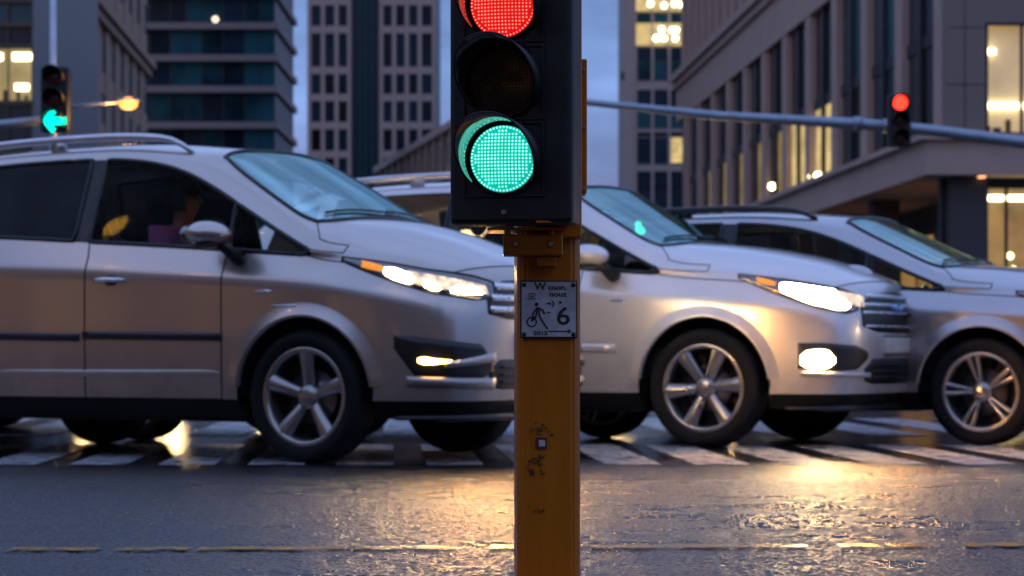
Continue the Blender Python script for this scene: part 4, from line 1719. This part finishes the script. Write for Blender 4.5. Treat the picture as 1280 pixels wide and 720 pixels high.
    b.part('desk_plant', [(-.2, -.12, vv(1262), vv(1256), za, zat(150, YC)), (-.2, -.12, vv(1250), vv(1240), za, zat(160, YC)), (-.22, -.14, vv(1236), vv(1231), za, zat(158, YC))], solid('desk shapes', (.10, .07, .04), .8), rw)
    # ground floor shop front
    g0, g1 = vv(1220), vv(1360)
    zga, zgb = .5, zat(233, YC)
    b.part('shop_wall', [(.65, 1.0, g0, vv(1184), .12, 5.24), (.65, 1.0, g1, g0, zgb, 5.24), (.65, 1.0, g1, g0, .12, zga)], M_FRM)
    q = bmesh.new()
    bx(q, .95, 1.0, g1, g0, zga, zgb)
    rw2 = from_bm('shop_window', q, emis('lit shop wall', (.80, .46, .15), .55, var=.6, scale=.8), b.root)
    b.part('ceiling_light', [(.8, .9, vv(1266), vv(1221), zat(248, YC), zat(241, YC)), (.8, .9, vv(1330), vv(1270), zat(248, YC), zat(241, YC))], M_TUBE, rw2)
    b.part('window_frame', [(.62, .68, vv(1269), vv(1265), zga, zgb), (.62, .68, vv(1316), vv(1312), zga, zgb), (.62, .68, g1, g0, 2.55, 2.65)], M_FRM, rw2)
    MPL = emis('shop lamp', (1, .85, .4), 6)
    for px, py, r in ((1274, 318, .09), (1278, 336, .10), (1240, 335, .07), (1262, 342, .08)):
        q = bmesh.new()
        bmesh.ops.create_uvsphere(q, u_segments=10, v_segments=8, radius=r, matrix=Matrix.Translation((.78, vv(px), zat(py, YC))))
        from_bm('shop_lamp', q, MPL, rw2, True)
    b.part('downlight', [(-.1, .15, vv(1232), vv(1224), 5.2, 5.236)], emis('downlight', (1, .45, .2), 2.5))
    b.done()


right_building()

# --- left stone building, street side
def left_building():
    Yn, Yf = 120., 177.
    on = (xat(40, Yn), Yn)
    b = Bld('stone_building', 'tan stone building at the left with rows of narrow windows and a cornice', on, (DS.x, DS.y))
    L = (Yf - Yn) / DS.y
    # here the street is on the right (-y local), the inside is +y
    zc_ = 22.6
    H = 46.
    b.part('wall', [(0, L, .19, 22, 0, H)], M_TAN)
    b.part('cornice', [(-.2, L + .4, -.6, .5, zc_, zc_ + .5), (-.1, L + .2, -.3, .5, zc_ - .6, zc_ - .002)], M_TAN)
    n = 11
    sp = L / n
    piers = []
    for k in range(n):
        piers.append((k * sp, k * sp + sp * .45, 0, .5, 0, zc_ - .6))
        piers.append((k * sp, k * sp + sp * .45, 0, .5, zc_ + .5, H))
    b.part('pier', piers, M_TAN)
    spans = []
    for k in range(n):
        for zf in (1.0, 4.4, 7.8, 11.2, 14.6, 18.0, 24.2, 27.8, 31.4, 35.):
            b.win(k * sp + sp * .45, (k + 1) * sp, zf + 1.0, zf + 3.1, .12, M_GDK)
    for zf in (1.0, 4.4, 7.8, 11.2, 14.6, 18.0, 24.2, 27.8, 31.4, 35.):
        spans.append((0.01, L - .01, .06, .5, zf - .42, zf + 1.0))
    b.part('spandrel', spans, M_TAN)
    # end wall facing the camera with plain pilasters
    b.part('pilaster', [(-.35, 0, 1.0 + 1.9 * k, 2.1 + 1.9 * k, 0, H) for k in range(10)], M_TAN)
    b.done()


left_building()


def glass_block():
    Y = 100.
    x1 = xat(40, Y)
    W = 24.
    b = Bld('glass_office', 'dark glass office block at the left edge with one storey lit', (x1 - W, Y), (1, 0))
    b.part('wall', [(0, W, .3, 16, 0, 34)], M_FRM)
    ys = [-120, -60, 0, 30, 58, 128, 190, 250, 310, 370, 425]
    zs = [zat(y, Y) for y in ys]
    for j in range(len(zs) - 1):
        for k in range(12):
            ub = W - k * 1.05
            mat = M_GTL if (j in (0, 1, 2) or (j == 5 and k % 2)) else M_GNV
            if ys[j] == 58:
                continue
            b.win(ub - 1.0, ub - .05, zs[j + 1] + .12, zs[j] - .05, .24, mat)
    b.part('slab', [(0, W + .05, .05, .3, z - .1, z + .1) for z in zs], M_FRM)
    b.part('mullion', [(W - k * 1.05 - .05, W - k * 1.05 + .01, .12, .3, 0, 34) for k in range(13)], M_FRM)
    q = bmesh.new()
    bx(q, W - 11, W - .06, .22, .28, zs[5] + .1, zs[4] - .1)
    rw = from_bm('lit_window', q, emis('lit office storey', (.78, .58, .22), .62, var=.5, scale=.6), b.root)
    def uu(px):
        return xat(px, Y) - (x1 - W)
    b.part('ceiling_light', [(uu(15), uu(40) - .05, .1, .2, zat(75, Y), zat(66, Y)), (uu(18), uu(35), .1, .2, zat(112.5, Y), zat(104.5, Y)), (uu(-30), uu(2), .1, .2, zat(75, Y), zat(66, Y))], M_TUBE, rw)
    b.part('desk_shapes', [(uu(20), uu(24), .12, .2, zs[5] + .1, zat(114, Y)), (uu(30), uu(34), .12, .2, zs[5] + .1, zat(119, Y)), (uu(3), uu(8), .12, .2, zs[5] + .1, zat(112, Y))], M_FRM, rw)
    b.done()


glass_block()


def slab_tower():
    Y = 230.
    x0, x1 = xat(120, Y), xat(343, Y)
    W = x1 - x0
    b = Bld('glass_tower', 'teal glass tower with pale projecting floor slabs left of centre', (x0, Y), (1, 0))
    H = 48
    b.part('wall', [(0, W, .4, 20, 0, H)], M_FRM)
    ys = [-60, -7, 33, 73, 112, 157, 200, 245, 290, 335, 380, 425]
    zs = [zat(y, Y) for y in ys]
    b.part('floor_slab', [(-.5, W + .42, -.55, 20.2, z - .33, z + .33) for z in zs], M_SLAB)
    cuts = [120, 150, 186, 212, 232, 252, 278, 305, 325, 343]
    rd = random.Random(5)
    for j in range(len(zs) - 1):
        for k in range(len(cuts) - 1):
            m_ = rd.choice([M_GDK, M_GTL, M_GDK, M_GNV, M_GNV]) if k < 7 else M_GTL
            if k == 4 and j < 5:
                m_ = M_GTL
            b.win(xat(cuts[k], Y) - x0 + .08, xat(cuts[k + 1], Y) - x0 - .08, zs[j + 1] + .34, zs[j] - .34, .3, m_)
    q = bmesh.new()
    bmesh.ops.create_uvsphere(q, u_segments=10, v_segments=8, radius=.32, matrix=Matrix.Translation((xat(269, Y) - x0, .1, zat(24, Y))))
    from_bm('window_lamp', q, emis('window lamp', (1, .7, .5), 2.5), b.root, True)
    b.done()


slab_tower()


def grid_tower():
    Y = 330.
    x0, x1 = xat(384, Y), xat(546, Y)
    W = x1 - x0
    b = Bld('office_tower', 'tall office tower with pale window grid and dark glass strip, left of the signal', (x0, Y), (1, 0))
    U = lambda px: xat(px, Y) - x0
    H = 60.
    b.part('wall', [(0, W, .6, 18, 0, H)], M_FRM)
    ys = [-80, -40, 2, 37, 88, 122, 157, 193, 228, 262, 298, 335, 370, 400, 430]
    zs = [zat(y, Y) for y in ys]
    pl_ = [384, 401, 418, 434]
    pr_ = [474, 490, 506, 522, 540]
    b.part('pier', [(U(p), U(p + 5), 0, .6, 0, H) for p in pl_ + pr_], M_STONE3)
    b.part('spandrel', [(U(a), U(c), .12, .6, z - .5, z + .55) for z in zs for a, c in ((384, 439), (474, 545))], M_STONE3)
    for j in range(len(zs) - 1):
        for grp in (pl_, pr_):
            for a, c in zip(grp, grp[1:]):
                b.win(U(a + 5), U(c), zs[j + 1] + .55, zs[j] - .5, .5, M_GNV if (a + j) % 3 else M_GDK)
    b.part('glass_strip', [(U(441), U(472), -.1, .58, 0, H)], facade_glass('deep blue glass strip', (.003, .012, .018), (.006, .03, .042), sc=.6))
    b.part('strip_mullion', [(U(p), U(p + 1.2), -.2, -.102, 0, H) for p in (441, 449, 456, 464, 471)], M_FRM)
    b.done()


grid_tower()


def right_tower():
    Y = 330.
    x0, x1 = xat(780, Y), xat(905, Y)
    W = x1 - x0
    b = Bld('office_tower', 'tall pale office tower right of the signal with two brightly lit top storeys', (x0, Y), (1, 0))
    U = lambda px: xat(px, Y) - x0
    H = 58.
    b.part('wall', [(0, W, .6, 18, 0, H)], M_STONE3)
    ys = [-50, -12, 16, 29, 59, 76, 102, 112, 135, 161, 172, 204, 214, 240, 280, 320, 360, 400, 430]
    zs = [zat(y, Y) for y in ys]
    piers = [793, 814, 835, 857, 880, 902]
    b.part('pier', [(U(780), U(793), -.2, .6, 0, H)] + [(U(p), U(p + 3.5), .0, .6, 0, H) for p in piers], M_STONE3)
    rw = None
    lights = []
    for j in range(len(zs) - 1):
        band = ys[j] in (-12, 29)
        for a, c in zip(piers, piers[1:]):
            m_ = M_LIT if band else (M_GTL if (j + a) % 3 == 0 else M_GNV)
            if ys[j] == 172 and a == 835:
                m_ = M_LIT
            if ys[j] == 59:
                m_ = M_GNV
            b.win(U(a + 3.5) if not band else U(a + 2), U(c), zs[j + 1] + (.25 if j % 2 else .1), zs[j], .4 if not band else -.02, m_)
    b.part('spandrel', [(U(793), U(905), .15, .6, zat(112, Y), zat(102, Y)), (U(793), U(905), .15, .6, zat(214, Y), zat(206, Y)), (U(793), U(905), .15, .6, zat(165, Y), zat(161, Y))], M_STONE3)
    MPL = emis('tower lamp', (1, .9, .6), 9)
    for px, py in ((813, 5), (830, 7), (843, 5), (851, 6), (827, 37), (845, 38), (858, 38), (820, 48), (830, 48), (844, 48), (824, 47), (840, 38)):
        q = bmesh.new()
        bmesh.ops.create_uvsphere(q, u_segments=10, v_segments=8, radius=.40, matrix=Matrix.Translation((U(px), -.25, zat(py, Y))))
        from_bm('ceiling_lamp', q, MPL, b.root, True)
    b.part('sign_box', [(U(776), U(780.5), -.2, .6, zat(100, Y), zat(90, Y))], M_FRM)
    b.done()


right_tower()


def low_building():
    Ya_, Yb_ = 205., 262.
    A = Vector((xat(575, Ya_), Ya_, 0))
    B = Vector((xat(470, Yb_), Yb_, 0))
    d = (B - A)
    b = Bld('stone_block', 'low stone block with a row of small windows beside the office tower, behind the signal', (A.x, A.y), (d.x, d.y))
    L = d.length
    H = 21.2
    # street side faces the camera: local +y is to the left of u
    b.part('wall', [(0, L, -8, -.3, 0, H)], M_STONE)
    b.part('parapet', [(-.3, L + .3, -8, .25, H, H + .7)], M_STONE)
    b.part('ledge', [(-.2, L + .2, -.3, .2, H - 4.4, H - 4.0)], M_STONE)
    n = 12
    sp = L / n
    for k in range(n):
        for z in (H - 3.2, H - 7.6, H - 11.6):
            b.win(k * sp + sp * .3, k * sp + sp * .72, z, z + 2.2, -.29, M_GDK)
    b.part('pier', [(k * sp - .3, k * sp + .8, -.3, .05, 0, H) for k in range(n + 1)], M_TAN)
    b.done()


low_building()

M_SHOP = emis('lit shop front', (.95, .50, .20), .8, var=.5, scale=.7)  # unseen shop windows, added bright to warm the car sides
# the street behind the viewer, seen only as dark shapes and added shop light in the paintwork
for k, (x0, x1, H) in enumerate(((-62, -24, 15), (-23, 9, 19), (10, 60, 14))):
    b = Bld('street_building', ['dark brick building across the street behind the viewer, on the left', 'dark brick building across the street right behind the viewer', 'dark brick building across the street behind the viewer, on the right'][k], (x1, -26), (-1, 0))
    W = x1 - x0
    b.part('wall', [(0, W, .3, 14, 0, H)], solid('dark brick', (.13, .075, .055), .85, bump=.2, bscale=10))
    b.part('roof', [(-.3, W + .3, 0, 14, H, H + .5)], M_SLAB)
    n_ = int(W / 3.6)
    for j in range(4):
        for i in range(n_):
            lit_ = (i * 5 + j * 3 + k) % 7 == 0 or (j == 0 and i % 3 != 1)
            b.win(i * 3.6 + .6, i * 3.6 + 3.0, .6 + j * 3.6, 2.9 + j * 3.6, .24, (M_SHOP if j == 0 else M_LITO) if lit_ else M_GDK)
    b.done()
b = Bld('street_building', 'dark brick building along the side street, outside the picture on the left', (-27, 34), (0, -1))  # placed so the car flanks mirror its added shop light
W = 58
b.part('wall', [(0, W, -14, -.3, 0, 12)], solid('dark brick', (.13, .075, .055), .85, bump=.2, bscale=10))
b.part('roof', [(-.3, W + .3, -14, 0, 12, 12.5)], M_SLAB)
for j in range(3):
    for i in range(16):
        b.win(i * 3.6 + .6, i * 3.6 + 3.0, .6 + j * 3.6, 2.9 + j * 3.6, -.28, M_SHOP if j == 0 and i % 4 != 2 else (M_LITO if (i * 5 + j) % 6 == 0 else M_GDK))
b.done()

# distant low city edge so that the road does not end on an empty horizon
for k, (px0, px1, py, Y, m_) in enumerate(((560, 700, 320, 420, M_STONE2), (700, 790, 345, 440, M_TAN), (340, 400, 345, 430, M_STONE2))):
    b = Bld('far_block', ['plain grey block at the end of the street behind the signal', 'plain tan block at the end of the street right of the signal', 'plain grey block at the end of the street between the towers'][k], (xat(px0, Y), Y), (1, 0))
    W = xat(px1, Y) - xat(px0, Y)
    H = zat(py, Y)
    b.part('wall', [(0, W, .3, 15, 0, H)], m_)
    b.part('roof', [(-.2, W + .2, .1, 15, H, H + .5)], M_SLAB)
    for j in range(int(H / 3.4)):
        for i in range(int(W / 2.4)):
            b.win(i * 2.4 + .5, i * 2.4 + 1.8, j * 3.4 + 1, j * 3.4 + 2.9, .27, M_LIT2 if (i * 7 + j * 3) % 11 == 0 else M_GDK)
    b.done()

d = DS.x / DS.y
pave([(cx0 - 3.2, YC - 4), (cx0 + 60, YC - 4 + 3), (cx0 + 60, 200), (cx0 - 3.2 + d * 140, 200)])
xl = xat(40, 120)
pave([(xl - 60, 92), (xl + 3.2 - d * 28, 92), (xl + 3.2 + d * 100, 220), (xl - 60, 220)])

# ------------------------------------------------------------------ world, sun, lamps
w = bpy.data.worlds.new('World')
SC.world = w
w.use_nodes = True
t = w.node_tree
bg = t.nodes['Background']
sky = t.nodes.new('ShaderNodeTexSky')
sky.sky_type = 'NISHITA'
sky.sun_disc = False
SUN_EL, SUN_AZ = R(1.5), R(200)
sky.sun_elevation = SUN_EL
sky.sun_rotation = SUN_AZ
sky.air_density = 1.2
sky.dust_density = 1.5
sky.ozone_density = 2.5
c = t.nodes.new('ShaderNodeTexCoord')
mp = t.nodes.new('ShaderNodeMapping')
mp.inputs['Scale'].default_value = (1.0, 1.0, 3.2)
lk(t, c.outputs['Generated'], mp.inputs['Vector'])
n = noise(t, 5.5, 7, .58, vec=mp.outputs[0])
cr2 = ramp(t, n.outputs['Fac'], [(.36, .80), (.52, 1.15), (.68, 1.65)])
mul = t.nodes.new('ShaderNodeMix'); mul.data_type = 'RGBA'; mul.blend_type = 'MULTIPLY'
mul.inputs['Factor'].default_value = 1
# dusk: the physical sky keeps its warm horizon, the blue hour gradient carries the rest
sxw = t.nodes.new('ShaderNodeSeparateXYZ')
lk(t, c.outputs['Generated'], sxw.inputs[0])
grd = ramp(t, sxw.outputs['Z'], [(0.0, (1.55, 1.9, 3.4)), (.11, (1.15, 1.9, 4.2)), (.16, (1.2, 2.0, 4.4)), (.30, (2.0, 2.9, 5.8)), (.5, (2.5, 3.4, 6.5)), (.8, (2.5, 3.4, 6.4))])
mixs = t.nodes.new('ShaderNodeMix'); mixs.data_type = 'RGBA'; mixs.blend_type = 'ADD'
mixs.inputs['Factor'].default_value = .38
lk(t, grd.outputs['Color'], mixs.inputs['A'])
lk(t, sky.outputs['Color'], mixs.inputs['B'])
lk(t, mixs.outputs['Result'], mul.inputs['A'])
lk(t, cr2.outputs['Color'], mul.inputs['B'])
lk(t, mul.outputs['Result'], bg.inputs['Color'])
bg.inputs['Strength'].default_value = .135

sl = bpy.data.lights.new('sun', 'SUN')
sl.energy = .12
sl.angle = R(12)
sl.color = (1, .78, .6)
so = bpy.data.objects.new('sun', sl)
COL.objects.link(so)
# sun stands behind the camera
sd = Vector((math.sin(SUN_AZ) * math.cos(R(6)), math.cos(SUN_AZ) * math.cos(R(6)), math.sin(R(6))))
so.rotation_euler = (-sd).to_track_quat('-Z', 'Y').to_euler()

pl_ = bpy.data.lights.new('street_lamp_light', 'POINT')
pl_.energy = 45
pl_.color = (1, .45, .12)
pl_.shadow_soft_size = .1
po = bpy.data.objects.new('street_lamp_light', pl_)
COL.objects.link(po)
po.location = at(159, 136, Yl) + Vector((0, 0, -.1))

for car, e in ((car1, 140), (car2, 115), (car3, 50)):
    for s in (-1, 1):
        sp_ = bpy.data.lights.new('headlamp_beam', 'SPOT')
        sp_.energy = e
        sp_.color = (1, .46, .12)
        sp_.spot_size = R(150)
        sp_.spot_blend = 1
        sp_.shadow_soft_size = .06
        o = bpy.data.objects.new('headlamp_beam', sp_)
        COL.objects.link(o)
        M_ = Matrix.Translation(car.location) @ Matrix.Rotation(YAW, 4, 'Z')
        p = M_ @ Vector((1.02, s * .58, .90 if car is not car3 else .8))
        dr_ = (Matrix.Rotation(YAW, 3, 'Z') @ Vector((1, s * .25, -.16)))
        o.location = p
        o.rotation_euler = dr_.to_track_quat('-Z', 'Y').to_euler()

# ------------------------------------------------------------------ camera
cam = bpy.data.cameras.new('camera')
cam.lens = 80
cam.sensor_width = 36
cam.shift_y = (HZ - 360) / 1280
cam.clip_end = 4000
cam.dof.use_dof = True
cam.dof.focus_distance = 5.5
cam.dof.aperture_fstop = 6.3
co = bpy.data.objects.new('camera', cam)
COL.objects.link(co)
co.location = (0, 0, CH)
co.rotation_euler = (R(90), 0, 0)
SC.camera = co
SC.view_settings.view_transform = 'Standard'
SC.view_settings.look = 'None'
SC.view_settings.exposure = 0
SC.cycles.use_denoising = True
